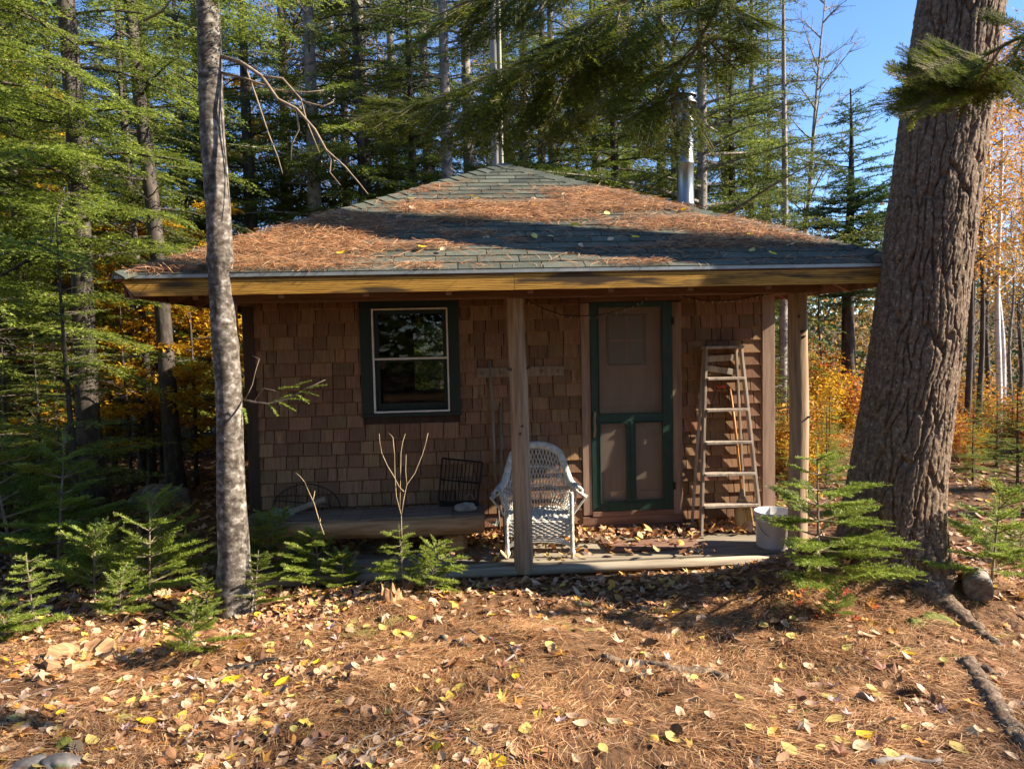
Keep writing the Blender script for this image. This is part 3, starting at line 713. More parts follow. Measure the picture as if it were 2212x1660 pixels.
# stepladder
lad = cthing('stepladder', 1.92, -.15, 0, 'weathered wooden stepladder folded against the shingled wall', 'ladder')
def lp(X, Y, Z): return (X-1.92, Y+.15, Z)
for x0, x1 in ((1.652, 1.752), (2.225, 2.085)):
    MB().bar(lp(x0, -.24, .002), lp(x1, -.11, 1.715), .022, .065, up=(0, 1, 0)).build('rail', MT['ladder'], lad, bevel=.003)
for x0, x1 in ((1.615, 1.757), (2.135, 2.062)):
    MB().bar(lp(x0, -.08, .01), lp(x1, -.05, 1.70), .020, .035, up=(0, 1, 0)).build('rear_rail', MT['ladder'], lad, bevel=.003)
for z in (.27, .56, .85, 1.15, 1.44):
    t_ = z/1.715; xa = 1.652+.10*t_+.012; xb = 2.225-.14*t_-.012; yc = -.24+.13*t_
    MB().box(xa-1.92, xb-1.92, yc+.15-.055, yc+.15+.05, z-.012, z+.012, Matrix.Rotation(R(-4), 4, 'X') if False else None).build('step', MT['ladder'], lad, bevel=.003)
MB().box(1.735-1.92, 2.10-1.92, -.02, .13, 1.716, 1.742).build('top_cap', MT['ladder'], lad, bevel=.004)
for z, a in ((1.60, .01), (1.52, -.05)):
    MB().bar(lp(1.76, -.055, z+.02), lp(2.055, -.055, z+.02+a), .018, .055, up=(0, 0, 1)).build('cross_brace', MT['ladder'], lad, bevel=.002)
for sx in (1, -1): MB().tube([lp(1.92+sx*.25, -.20, .25), lp(1.92+sx*.2, -.09, .20)], .004, 5).build('hinge_rod', MT['black'], lad)
# broom
br = cthing('broom', 2.08, -.16, 0, 'straw broom with orange handle standing behind the stepladder', 'broom')
MB().tube([(.0, .02, .36), (-.035, .07, .9), (-.075, .11, 1.34)], .0125, 10).build('handle', MT['handle'], br, True)
MB().lathe([(.016, .40), (.022, .385), (.02, .37), (.026, .36), (.024, .345), (.032, .33), (.035, .31)], 12, Matrix.Translation((0, .02, 0))).build('binding', MT['greywood'], br, True)
bs = MB(); rg = random.Random(5)
for k in range(420):
    a = rg.uniform(-1, 1); d = rg.uniform(-1, 1)
    p0 = Vector((a*.022, .02+d*.02, .335)); sp = .085*a+rg.uniform(-.006, .006)+.01; L_ = rg.uniform(.0, .035)
    p1 = Vector((a*.055+sp*.25, .01+d*.034, .22)); p2 = Vector((sp+.006, -.01+d*.026, .012+L_+.02*a))
    bs.tube([p0, p1, p2], [.0022, .0022, .0016], 3)
bs.build('bristles', MT['straw'], br)
st = MB()
for z, rx, ry in ((.285, .05, .036), (.25, .058, .038), (.215, .066, .037)): st.tube([Vector((rx*math.cos(a)+.004, .012+ry*math.sin(a), z)) for a in np.linspace(0, 6.28, 25)], .0022, 4)
st.build('stitching', MT['black'], br)
# red wire-handled pail bail hanging on the wall
wh_ = cthing('wire_bail', 1.905, -.06, 1.20, 'bent wire bail with red grip hanging inside the stepladder', 'handle')
MB().tube([(-.10, .0, -.12), (-.085, -.01, 0), (-.05, -.03, .13), (-.03, -.03, .165), (.05, -.03, .155), (.075, -.02, .13), (.12, 0, .02), (.14, .01, -.12)], .0035, 5).build('wire', MT['black'], wh_, True)
MB().tube([(-.035, -.03, .166), (.045, -.03, .158)], .013, 8).build('grip', MT['red'], wh_, True)
# bucket
bk = cthing('bucket', 2.165, -.66, 0, 'white plastic bucket at the end of the porch', 'bucket'); bk.scale = (1.15, 1.15, 1.15)
MB().lathe([(.0, .004), (.125, .0), (.13, .01), (.138, .20), (.150, .205), (.150, .222), (.141, .225), (.142, .245), (.152, .25), (.152, .268), (.143, .272), (.138, .27), (.125, .02), (0, .02)], 32).build('pail', MT['bucket'], bk, True)
MB().tube([Vector((.152*math.cos(a), .152*math.sin(a)-.03*math.sin(a), .235-.16*abs(math.sin(a)) if math.sin(a) < 0 else .235)) for a in np.linspace(-math.pi, 0, 20)], .003, 5).build('bail', MT['steel'], bk, True)
# peg rail
pg = cthing('peg_rail', .03, -.022, 1.545, 'narrow weathered peg board screwed to the shingles', 'peg rail')
MB().box(-.403, .403, -.02, .0, -.045, .045).build('board', MT['greywood'], pg, bevel=.003)
for x in (-.345, -.17, .20, .35): MB().tube([(x, -.02, 0), (x, -.045, -.005), (x, -.055, .012)], [.010, .008, .009], 7).build('peg', MT['greywood'], pg, True)
# rake and pole leaning on the wall
rk = cthing('leaf_rake', -.25, -.03, 0, 'old lawn rake leaning on the wall beside the wicker chair', 'rake')
MB().tube([(.0, .0, 1.655), (.02, -.06, .8), (.045, -.15, .12)], .014, 9).build('handle', MT['greywood'], rk, True)
tn = MB()
for k in range(13):
    a = -.8+k*.11
    tn.tube([Vector((.04, -.15, .14)), Vector((.04+.12*math.sin(a)-.05, -.16, .22+.10*math.cos(a)-.07)), Vector((.04+.25*math.sin(a)-.12, -.19, .26+.10*math.cos(a)-.19)), Vector((.04+.27*math.sin(a)-.12, -.215, .23+.10*math.cos(a)-.19))], .0035, 4)
tn.build('tine', MT['drip'], rk, True)
pk = cthing('tool_handle', -.165, -.03, 0, 'short wooden tool handle standing right beside the lawn rake', 'tool handle')
MB().tube([(0, 0, 1.23), (.0, -.10, .6), (.01, -.16, .0)], .0125, 8).build('shaft', MT['greywood'], pk, True)
MB().tube([(0, 0, 1.23), (0, -.005, 1.27)], [.006, .004], 6).build('tip', MT['black'], pk)
# string lights
sg_ = cthing('string_lights', 0, -.40, 0, 'dark wire string of tiny clear bulbs drooping over the screen door', 'string lights')
pts = [(.06, 2.19), (.12, 2.155), (.25, 2.09), (.39, 2.045), (.54, 2.035), (.69, 2.037), (.85, 2.07), (1.006, 2.119), (1.08, 2.16), (1.144, 2.224), (1.25, 2.25), (1.368, 2.218), (1.50, 2.18), (1.652, 2.150), (1.78, 2.145), (1.903, 2.150), (2.02, 2.165), (2.127, 2.184), (2.24, 2.23)]
P3 = [Vector((a, .02*math.sin(i*2.1), b)) for i, (a, b) in enumerate(pts)]
MB().tube(P3, .0042, 5).build('wire', MT['black'], sg_, True)
bm_ = MB(); bm_.tube([(0, 0, .002), (0, 0, -.014), (0, 0, -.036)], [.003, .0035, .0015], 6); bme = bm_.mesh('bulb', MT['pvc'], True)
for i, p in enumerate(P3):
    for f in (0, .5):
        q = p if f == 0 else (p+P3[min(i+1, len(P3)-1)])/2
        link('bulb', bme, sg_, q, (rnd.uniform(-.6, .6), rnd.uniform(-.6, .6), 0))
# board mat on the porch
mt_ = cthing('door_board', 1.12, -.50, .004, 'flat weathered board lying on the porch before the door', 'board')
MB().box(-.42, .42, -.16, .14, 0, .018).build('board_slab', MT['trim_h'], mt_, bevel=.004)
# log bench
bn = cthing('log_bench', -1.36, -.45, 0, 'long hewn log bench under the window', 'bench')
def hewn(x0, x1, sec, seed, amp):
    V = []; F_ = []; n = len(sec); ms = 60
    for i in range(ms):
        x = x0+(x1-x0)*i/(ms-1)
        for k, (y, z) in enumerate(sec):
            q = amp*(float(fbm(x*3+k*7.1, k*3.3, seed))-.47)
            V.append((x, y+q, z+q*.8*(0 if z > .33 else 1)))
    for i in range(ms-1):
        for k in range(n): F_.append((i*n+k, (i+1)*n+k, (i+1)*n+(k+1) % n, i*n+(k+1) % n))
    mb = MB(); mb.add(V, F_+[tuple(range(n)), tuple((ms-1)*n+k for k in range(n-1, -1, -1))]); return mb
sec = [(-.17, .352), (-.205, .335), (-.225, .30), (-.222, .255), (-.19, .215), (-.12, .188), (-.02, .178), (.10, .19), (.18, .24), (.20, .30), (.19, .352)]
hewn(-1.01, 1.01, sec, 31, .05).build('log', MT['log'], bn, True)
tp = empty('seat_top', parent=bn); x = -1.015; k = 0
while x < 1.0:
    L_ = rnd.uniform(.05, .22); x1 = min(x+L_, 1.015)
    MB().box(x+.0008, x1-.0008, -.185, .20, .348, .372+rnd.uniform(-.005, .004)).build('top_block', MT['logtop'], tp, bevel=.0015); x = x1
for x in (-.8, .75): MB().lathe([(0, .0), (.11, .0), (.115, .1), (.11, .185), (0, .185)], 16, Matrix.Translation((x, .02, 0))).build('support', MT['log'], bn, True)
# stones and wood on the bench
for i, (X, Y, s, lb) in enumerate(((-2.13, -.42, (.052, .045, .042), 'pale speckled stone at the left end of the log bench'), (-2.02, -.40, (.034, .03, .034), 'small round stone next to the speckled stone on the bench'), (-2.20, -.55, (.07, .045, .022), 'flat stone lying on the front edge of the log bench'), (-.51, -.48, (.085, .05, .045), 'wedge-shaped stone at the foot of the black iron rack'))):
    o = link('stone', rock_mesh('stone', MT['rock'], *s, 40+i), None, cab(X, Y, .372+s[2]*.55), (0, 0, i)); tag(o, lb, 'stone', 'stones on the bench')
ws = cthing('wood_chunk', -1.86, -.36, .372, 'split stick of firewood resting on the bench stones', 'firewood')
hewn(-.15, .15, [(-.03, .02), (-.02, .05), (.02, .055), (.035, .02), (0, .0)], 8, .01).build('split_wood', MT['greywood'], ws, rot=(0, R(-20), 0), loc=(0, 0, .045))
# iron rack
ir = cthing('iron_rack', -.54, -.22, .372, 'rusty black iron grill rack leaning on the wall above the bench', 'rack')
c0, c1, c2, c3 = Vector((-.165, .09, .41)), Vector((.195, .09, .36)), Vector((.135, -.06, .005)), Vector((-.205, -.06, .05))
fr = MB()
for a, b in ((c0, c1), (c1, c2), (c2, c3), (c3, c0), ((c0+c3)/2, (c1+c2)/2)): fr.tube([a, b], .0085, 6)
fr.build('frame', MT['black'], ir)
for k in range(1, 10):
    t_ = k/10; MB().tube([c0.lerp(c1, t_), c3.lerp(c2, t_)], .0048, 5).build('bar', MT['black'], ir)
MB().box(-.2, .15, -.085, -.065, .0, .05).build('base_lip', MT['black'], ir)
MB().tube([Vector((.07+.036*math.cos(a), -.05, .05+.05*math.sin(a))) for a in np.linspace(-.3, 3.4, 14)], .004, 5).build('ring', MT['steel'], ir, True)
# half-round grate
hg = cthing('half_round_grate', -1.93, -.10, .36, 'half-round rusty wire grate propped against the shingles', 'grate')
g = MB(); g.tube([Vector((.30*math.cos(a), -.06-.0*a, .235*math.sin(a))) for a in np.linspace(0, math.pi, 30)], .005, 5).build('hoop', MT['black'], hg, True)
for k in range(17):
    x = -.28+k*.035; zt = .235*math.sqrt(max(0, 1-(x/.3)**2)); MB().tube([(x, -.06, 0), (x+.012, -.06, zt)], .0028, 4).build('wire_bar', MT['black'], hg)
MB().tube([(-.29, -.066, .10), (.22, -.066, .04)], .005, 5).build('cross_bar', MT['black'], hg)
# utility pole behind the roof
pl = empty('utility_pole', at(1071, 357, 10.6)*1.0, 0, 'grey wooden pole with strapped conduit behind the roof peak', 'pole')
pl.location.z = float(gz(pl.location.x, pl.location.y))
MB().tube([(0, 0, 0), (0, 0, 3), (.02, 0, 6), (.03, 0, 9.5)], [.085, .078, .07, .06], 14).build('shaft', MT['polewood'], pl, True)
MB().tube([(.085, -.05, .5), (.080, -.05, 3), (.088, -.045, 6), (.09, -.04, 9)], .024, 10).build('conduit', MT['pvc'], pl, True)
for z in (3.2, 4.35, 5.5, 6.7): MB().lathe([(.112, z-.02), (.118, z-.01), (.118, z+.012), (.112, z+.02)], 16, Matrix.Translation((.018, -.01, 0))).build('strap', MT['black'], pl, True)

# ---------------------------------------------------------------- vegetation generators
def nrm(a): return a/np.maximum(np.linalg.norm(a, axis=-1, keepdims=True), 1e-9)
def needles_on_twigs(rg, B, T, Ln, nsp, nl, nw, flat=.35, curl=0.15, spread=(.75, 1.15), upv=None):
    """B base, T direction, Ln length of each twig -> (n,3,3) triangles"""
    cnt = np.maximum((Ln/nsp).astype(int), 2); rep = np.repeat(np.arange(len(B)), cnt)
    start = np.cumsum(cnt)-cnt; j = np.arange(cnt.sum())-np.repeat(start, cnt)
    u = (j+rg.random(len(j)))/cnt[rep]
    up = np.array([0, 0, 1.0]); S = nrm(np.cross(T, up if upv is None else upv)+1e-5); N = nrm(np.cross(S, T))
    Tr, Sr, Nr, Lr = T[rep], S[rep], N[rep], Ln[rep][:, None]
    pos = B[rep]+Tr*Lr*u[:, None]-up*(curl*Lr*u[:, None]**2)
    sg = np.where(rg.random(len(j)) < .5, -1.0, 1.0)[:, None]
    a = rg.uniform(*spread, len(j))[:, None]; el = rg.normal(.12, flat, len(j))[:, None]
    D = nrm(Tr*np.cos(a)+(Sr*sg*np.cos(el)+Nr*np.sin(el))*np.sin(a))
    l = (nl*rg.uniform(.7, 1.2, len(j))*(1.05-.35*u))[:, None]
    Pp = nrm(np.cross(D, Nr+rg.normal(0, .35, (len(j), 3))))*nw*.5
    return np.stack([pos-Pp, pos+Pp, pos+D*l], 1)
def tri_mesh(name, T3, mat):
    T3 = np.asarray(T3, np.float32); n = len(T3)
    return poly_mesh(name, T3.reshape(-1, 3), np.arange(n*3).reshape(n, 3), mat)
def spray_branches(rg, P0, D0, L, droop, rise, twig_sp, tfrac, tang, start=.15):
    """flat conifer sprays: returns twig arrays (B,T,Ln) incl. branch axis"""
    up = np.array([0, 0, 1.0]); Bs, Ts, Ls = [], [], []
    for p, d, l, dr, ri in zip(P0, D0, L, droop, rise):
        n = max(3, int(l*(1-start)/twig_sp)); t = start+(1-start)*(np.arange(n)+rg.random(n)*.6)/n
        side = nrm(np.cross(d, up))
        def pos(t): return p+d*l*t[:, None]+up*(l*(ri*t-dr*t*t))[:, None]
        tang_ = nrm(d[None]+up*((ri-2*dr*t))[:, None])
        for sg in (-1, 1):
            a = tang+rg.normal(0, .13, n)
            T = nrm(tang_*np.cos(a)[:, None]+sg*side*np.sin(a)[:, None]+up*rg.normal(-.06, .10, n)[:, None])
            ln = l*tfrac*(1.08-t)*rg.uniform(.6, 1.15, n)*np.minimum(1, .45+t*1.6)+.02
            Bs.append(pos(t)); Ts.append(T); Ls.append(ln)
            # second order twigs
            k = ln > 3.2*twig_sp
            if k.any():
                for q in (.4, .62, .82):
                    for s2 in (-1, 1):
                        S2 = nrm(np.cross(T[k], up)); T2 = nrm(T[k]*.72+S2*s2*.68+up*rg.normal(-.05, .1, k.sum())[:, None])
                        Bs.append(pos(t)[k]+T[k]*(ln[k]*q)[:, None]); Ts.append(T2); Ls.append(ln[k]*(1.05-q)*.62)
        ta = np.linspace(.35, .93, 6); Bs.append(pos(ta)); Ts.append(nrm(d[None]+up*((ri-2*dr*ta))[:, None])); Ls.append(np.full(6, l*.115))
    return np.concatenate(Bs), np.concatenate(Ts), np.concatenate(Ls)
def conifer(name, seed, h, base, r, nb, tr, twig_sp=.085, nsp=.024, nl=.060, nw=.021, droop=(.12, .32), rise=(-.05, .25), tfrac=.36, mat='conifer', bark='bark_dark', dead=14, lean=0, shape=.75, zmax=None):
    rg = np.random.default_rng(seed); up = np.array([0, 0, 1.0])
    zmax = zmax or h
    z = base+(np.minimum(h*.985, zmax)-base)*np.sort(rg.random(nb))**1.0
    az = np.arange(nb)*2.39996+rg.normal(0, .5, nb)
    L = r*((h-z)/(h-base))**shape*rg.uniform(.55, 1.12, nb)+.12
    D = np.stack([np.cos(az), np.sin(az), np.zeros(nb)], 1)
    cen = np.stack([lean*z, 0*z, z], 1)
    dr = rg.uniform(*droop, nb); ri = rg.uniform(*rise, nb)
    B, T, Ln = spray_branches(rg, cen, D, L, dr, ri, twig_sp, tfrac, .85)
    crown = tri_mesh('crown', needles_on_twigs(rg, B, T, Ln, nsp, nl, nw), MT[mat])
    mb = MB(); zz = np.linspace(-.15, h, 22)
    mb.tube([(lean*q+.02*math.sin(q*1.1+seed), .02*math.cos(q*.9+seed), q) for q in zz], [tr*(1+.5*math.exp(-max(q, 0)*5))*max(.06, 1-q/h)**.75 for q in zz], 14)
    for i in range(nb):
        mb.tube([cen[i]+D[i]*L[i]*t+up*L[i]*(ri[i]*t-dr[i]*t*t) for t in (0, .3, .6, .95)], [.006+.010*L[i], .004+.007*L[i], .003+.004*L[i], .002], 4, False)
    for i in range(dead):
        q = rg.uniform(.5, max(base+1.0, 2)); a = rg.uniform(0, 6.28); l = rg.uniform(.3, 1.1)*min(1, r/1.5); d = np.array([math.cos(a), math.sin(a), rg.uniform(-.15, .25)])
        p = np.array([lean*q, 0, q]); mb.tube([p, p+d*l*.5+up*.02, p+d*l-up*.08*l], [.010, .006, .002], 4, False)
        for s in range(5):
            t = rg.uniform(.3, .95); b = p+d*l*t; e = nrm(d+rg.normal(0, .7, 3))*l*rg.uniform(.15, .4); mb.tube([b, b+e*.6, b+e-up*.03], [.004, .003, .0015], 3, False)
    return mb.mesh('trunk', MT[bark], True), crown
def leaf_cards(rg, P, N, size, asp=.55, fold=.25):
    n = len(P); a = rg.uniform(0, 6.28, n); t0 = nrm(np.cross(N, np.array([.37, .81, .45]))); t1 = np.cross(N, t0)
    U = t0*np.cos(a)[:, None]+t1*np.sin(a)[:, None]; V = np.cross(N, U); s = (size*rg.uniform(.65, 1.25, n))[:, None]
    base = P; mid = P+U*s*.5; tip = P+U*s-N*s*.12; lf = mid+V*s*asp*.5+N*s*fold*.3; rt = mid-V*s*asp*.5+N*s*fold*.3
    return np.stack([base, rt, tip, lf], 1)
def leaf_mesh(name, Q, mat):
    n = len(Q); i = np.arange(n)*4
    F_ = np.concatenate([np.stack([i, i+1, i+2], 1), np.stack([i, i+2, i+3], 1)], 0)
    return poly_mesh(name, Q.reshape(-1, 3), F_, mat)
def hardwood(name, seed, h, tr, bark, leafmat, nleaf, lsize, spread=.6, first=.35, nl1=14, layer=.35, upness=.5, lean=0.0, sub=6, leafspread=.16):
    rg = np.random.default_rng(seed); mb = MB(); tips = []; up = np.array([0, 0, 1.0])
    zz = np.linspace(-.1, h, 16); px = lambda q: np.array([lean*q+.05*h*.1*math.sin(q*1.3+seed), .05*h*.1*math.cos(q*1.1+seed), q])
    mb.tube([px(q) for q in zz], [tr*(1+.4*math.exp(-max(q, 0)*5))*max(.05, 1-q/h)**.7 for q in zz], 12)
    for i in range(nl1):
        q = h*(first+(1-first)*((i+rg.random())/nl1)); a = i*2.4+rg.normal(0, .4); l = h*spread*(1.15-q/h)*rg.uniform(.6, 1.1)*.6
        d = nrm(np.array([math.cos(a), math.sin(a), upness*rg.uniform(.6, 1.3)])); p = px(q)
        pts = [p+d*l*t+up*l*(.10*math.sin(t*3+i))*t for t in (0, .33, .66, 1)]
        mb.tube(pts, [tr*.28, tr*.2, tr*.12, .003], 5, False)
        for s in range(sub):
            t = rg.uniform(.25, 1); b = pts[0]+(pts[3]-pts[0])*t; e = nrm(d+rg.normal(0, .55, 3)*np.array([1, 1, layer*1.5]))*l*rg.uniform(.25, .5)
            mb.tube([b, b+e*.5, b+e], [.008, .005, .002], 4, False)
            for s2 in range(3):
                t2 = rg.uniform(.3, 1); b2 = b+e*t2; e2 = nrm(e+rg.normal(0, .6, 3)*np.linalg.norm(e)*np.array([1, 1, layer*1.5]))*l*rg.uniform(.12, .25)
                mb.tube([b2, b2+e2], [.004, .0015], 3, False); tips.append((b2, e2))
            tips.append((b, e))
    trunk = mb.mesh('trunk', MT[bark], True)
    if not leafmat: return trunk, None
    A = np.array([t[0] for t in tips]); E_ = np.array([t[1] for t in tips]); k = rg.integers(0, len(A), nleaf)
    P = A[k]+E_[k]*rg.uniform(.15, 1.05, nleaf)[:, None]+rg.normal(0, leafspread, (nleaf, 3))*np.array([1, 1, layer])
    N = nrm(rg.normal(0, .45, (nleaf, 3))+np.array([0, 0, 1.0]))
    return trunk, leaf_mesh('crown', leaf_cards(rg, P, N, lsize), MT[leafmat])
def bush(seed, rx, rz, n, size, mat):
    rg = np.random.default_rng(seed); mb = MB(); P = []
    for i in range(16):
        a = rg.uniform(0, 6.28); s = rg.uniform(.3, 1); e = np.array([math.cos(a)*rx*s, math.sin(a)*rx*s, rz*rg.uniform(.5, 1)])
        mb.tube([(0, 0, -.05), e*.5+np.array([0, 0, .1*rz]), e], [.012, .008, .003], 4, False)
        m_ = n//16; t = rg.uniform(.35, 1.05, m_)[:, None]; P.append(e*t+np.array([0, 0, .1*rz])+rg.normal(0, .16*rx, (m_, 3)))
    P = np.concatenate(P); P[:, 2] = np.maximum(P[:, 2], .03)
    N = nrm(rg.normal(0, .5, P.shape)+np.array([0, 0, .9]))
    return mb.mesh('stem', MT['twig'], True), leaf_mesh('foliage', leaf_cards(rg, P, N, size), MT[mat])
def tree(name, meshes, x, y, label, cat, group=None, rz=0.0, s=1.0, z=None, parts=('trunk', 'crown'), tilt=(0, 0)):
    o = empty(name, (x, y, float(gz(x, y)) if z is None else z), rz, label, cat, group); o.scale = (s, s, s)
    o.rotation_euler = (tilt[0], tilt[1], rz)
    for nm, me in zip(parts, meshes):
        if me is not None: link(nm, me, o)
    return o
def pxy(px, py, y):
    p = at(px, py, y); return p.x, p.y

# ---------------------------------------------------------------- the big pine and the pale trunk
def big_pine():
    rg = np.random.default_rng(11)
    b = at(1922, 1130, 5.3); t0 = at(2090, 0, 5.55)
    root = empty('pine_tree', (b.x, b.y, .2), 0, 'massive leaning pine trunk with deeply furrowed bark before the porch', 'tree')
    n, ms = 300, 480; H = 5.6
    z = np.linspace(-.35, H, ms); th = np.linspace(0, 2*np.pi, n, endpoint=False)
    TH, Z = np.meshgrid(th, z)
    k = (t0.x-b.x)/(t0.z-.45); ky = (t0.y-b.y)/(t0.z-.45)
    r0 = .312-.006*np.clip(Z, 0, 9)
    fl = np.exp(-np.clip(Z+.05, 0, 9)*3.0)
    r0 = r0*(1+.06*fl)+fl*(.16*np.maximum(0, np.cos(TH-5.5))**3+.06*np.maximum(0, np.cos(TH-3.9))**4+.05*np.maximum(0, np.cos(TH-1.5))**4)
    # bark plates: cellular furrows stretched along the stem
    U = TH*.32+.02*np.sin(Z*3.1)+.10*(fbm(TH*3.0, Z*4.0, 71)-.5); Vv = Z*.115
    def cell(U, Vv, sc_):
        cu = U/sc_; cv = Vv/sc_; iu = np.floor(cu).astype(int); iv = np.floor(cv).astype(int); per = int(round(2*np.pi*.32/sc_))
        d1 = np.full(U.shape, 9.0); d2 = np.full(U.shape, 9.0)
        for du in (-1, 0, 1):
            for dv in (-1, 0, 1):
                a = iu+du; c_ = iv+dv; am = np.mod(a, per)
                hx_ = np.mod(np.sin(am*127.1+c_*311.7)*43758.5453, 1); hy_ = np.mod(np.sin(am*269.5+c_*183.3)*43758.5453, 1)
                d = np.hypot(a+hx_-cu, c_+hy_-cv); d2 = np.where(d < d1, d1, np.minimum(d2, d)); d1 = np.minimum(d1, d)
        return d2-d1
    e1 = cell(U, Vv, 2*np.pi*.32/32); e2 = cell(U+3.3, Vv*1.9+1.7, 2*np.pi*.32/58)
    bark = .030*(sst(e1, .0, .15)-.9)+.010*(sst(e2, .0, .12)-.9)+.014*(fbm(TH*44, Z*60, 33, 3)-.45)+.02*(fbm(TH*5, Z*2.5, 35, 2)-.4)
    rr = r0+bark
    X = k*(Z-.28)-.015+rr*np.cos(TH)+.02*np.sin(Z*1.2); Y = ky*Z+rr*np.sin(TH)
    V = np.stack([X, Y, Z], -1).reshape(-1, 3); idx = np.arange(n*ms).reshape(ms, n)
    F_ = np.stack([idx[:-1], np.roll(idx, -1, 1)[:-1], np.roll(idx, -1, 1)[1:], idx[1:]], -1).reshape(-1, 4)
    link('trunk', poly_mesh('trunk', V, F_, MT['bark_pine'], True), root)
    mb = MB(); mb.tube([(k*(q-.28), ky*q, q) for q in (H-.05, 11, 15, 19)], [.279, .22, .13, .03], 14); mb.build('upper_trunk', MT['bark_pine'], root, True)
    # needled crown far above the frame
    nb = 20; zz = rg.uniform(12.5, 18.5, nb); az = rg.uniform(0, 6.28, nb); D = np.stack([np.cos(az), np.sin(az), 0*az], 1); L = (19.3-zz)*.28*rg.uniform(.5, 1.1, nb)+.4
    B, T, Ln = spray_branches(rg, np.stack([k*zz, ky*zz, zz], 1), D, L, rg.uniform(0, .15, nb), rg.uniform(.1, .4, nb), .16, .3, .8)
    link('crown', tri_mesh('crown', needles_on_twigs(rg, B, T, Ln, .05, .10, .02), MT['pineneedle']), root)
    # surface roots running towards the lower right
    for pts, r_ in (([(1960, 1222), (1995, 1268), (2050, 1312), (2110, 1362), (2165, 1402), (2240, 1440)], (.15, .125, .085, .055, .035, .012)),
                    ([(2040, 1415), (2090, 1435), (2130, 1490), (2160, 1545), (2205, 1600), (2260, 1650)], (.012, .05, .062, .058, .055, .05)),
                    ([(2090, 1432), (2150, 1462), (2225, 1505)], (.04, .035, .008))):
        P = []
        for (a, c_), q in zip(pts, r_):
            g = ground_hit(a, c_); P.append((g.x-b.x, g.y-b.y, g.z-.2-q*.30-(.045 if (a, c_) in ((2040, 1415), (2240, 1440), (2225, 1505)) else 0)))
        # subdivide + roughen
        V = []; Q = []
        for i in range(len(P)-1):
            for t in np.linspace(0, 1, 22, endpoint=False): Q.append((Vector(P[i]).lerp(Vector(P[i+1]), t), r_[i]*(1-t)+r_[i+1]*t))
        mb = MB(); mb.tube([p+Vector((.008*math.sin(i*1.7), .008*math.cos(i*1.3), .010*math.sin(i*.9))) for i, (p, q) in enumerate(Q)], [q*(1+.07*math.sin(i*.61)+.05*math.sin(i*1.37)) for i, (p, q) in enumerate(Q)], 22)
        mb.v = [tuple(Vector(v)*(1.0)+Vector((1, .6, .9))*.028*(float(fbm(v[0]*34+v[2]*20, v[1]*34+v[2]*26, 5, 3))-.45)) for v in mb.v]
        mb.build('root', MT['bark_pine'], root, True)
    return root
big_pine()
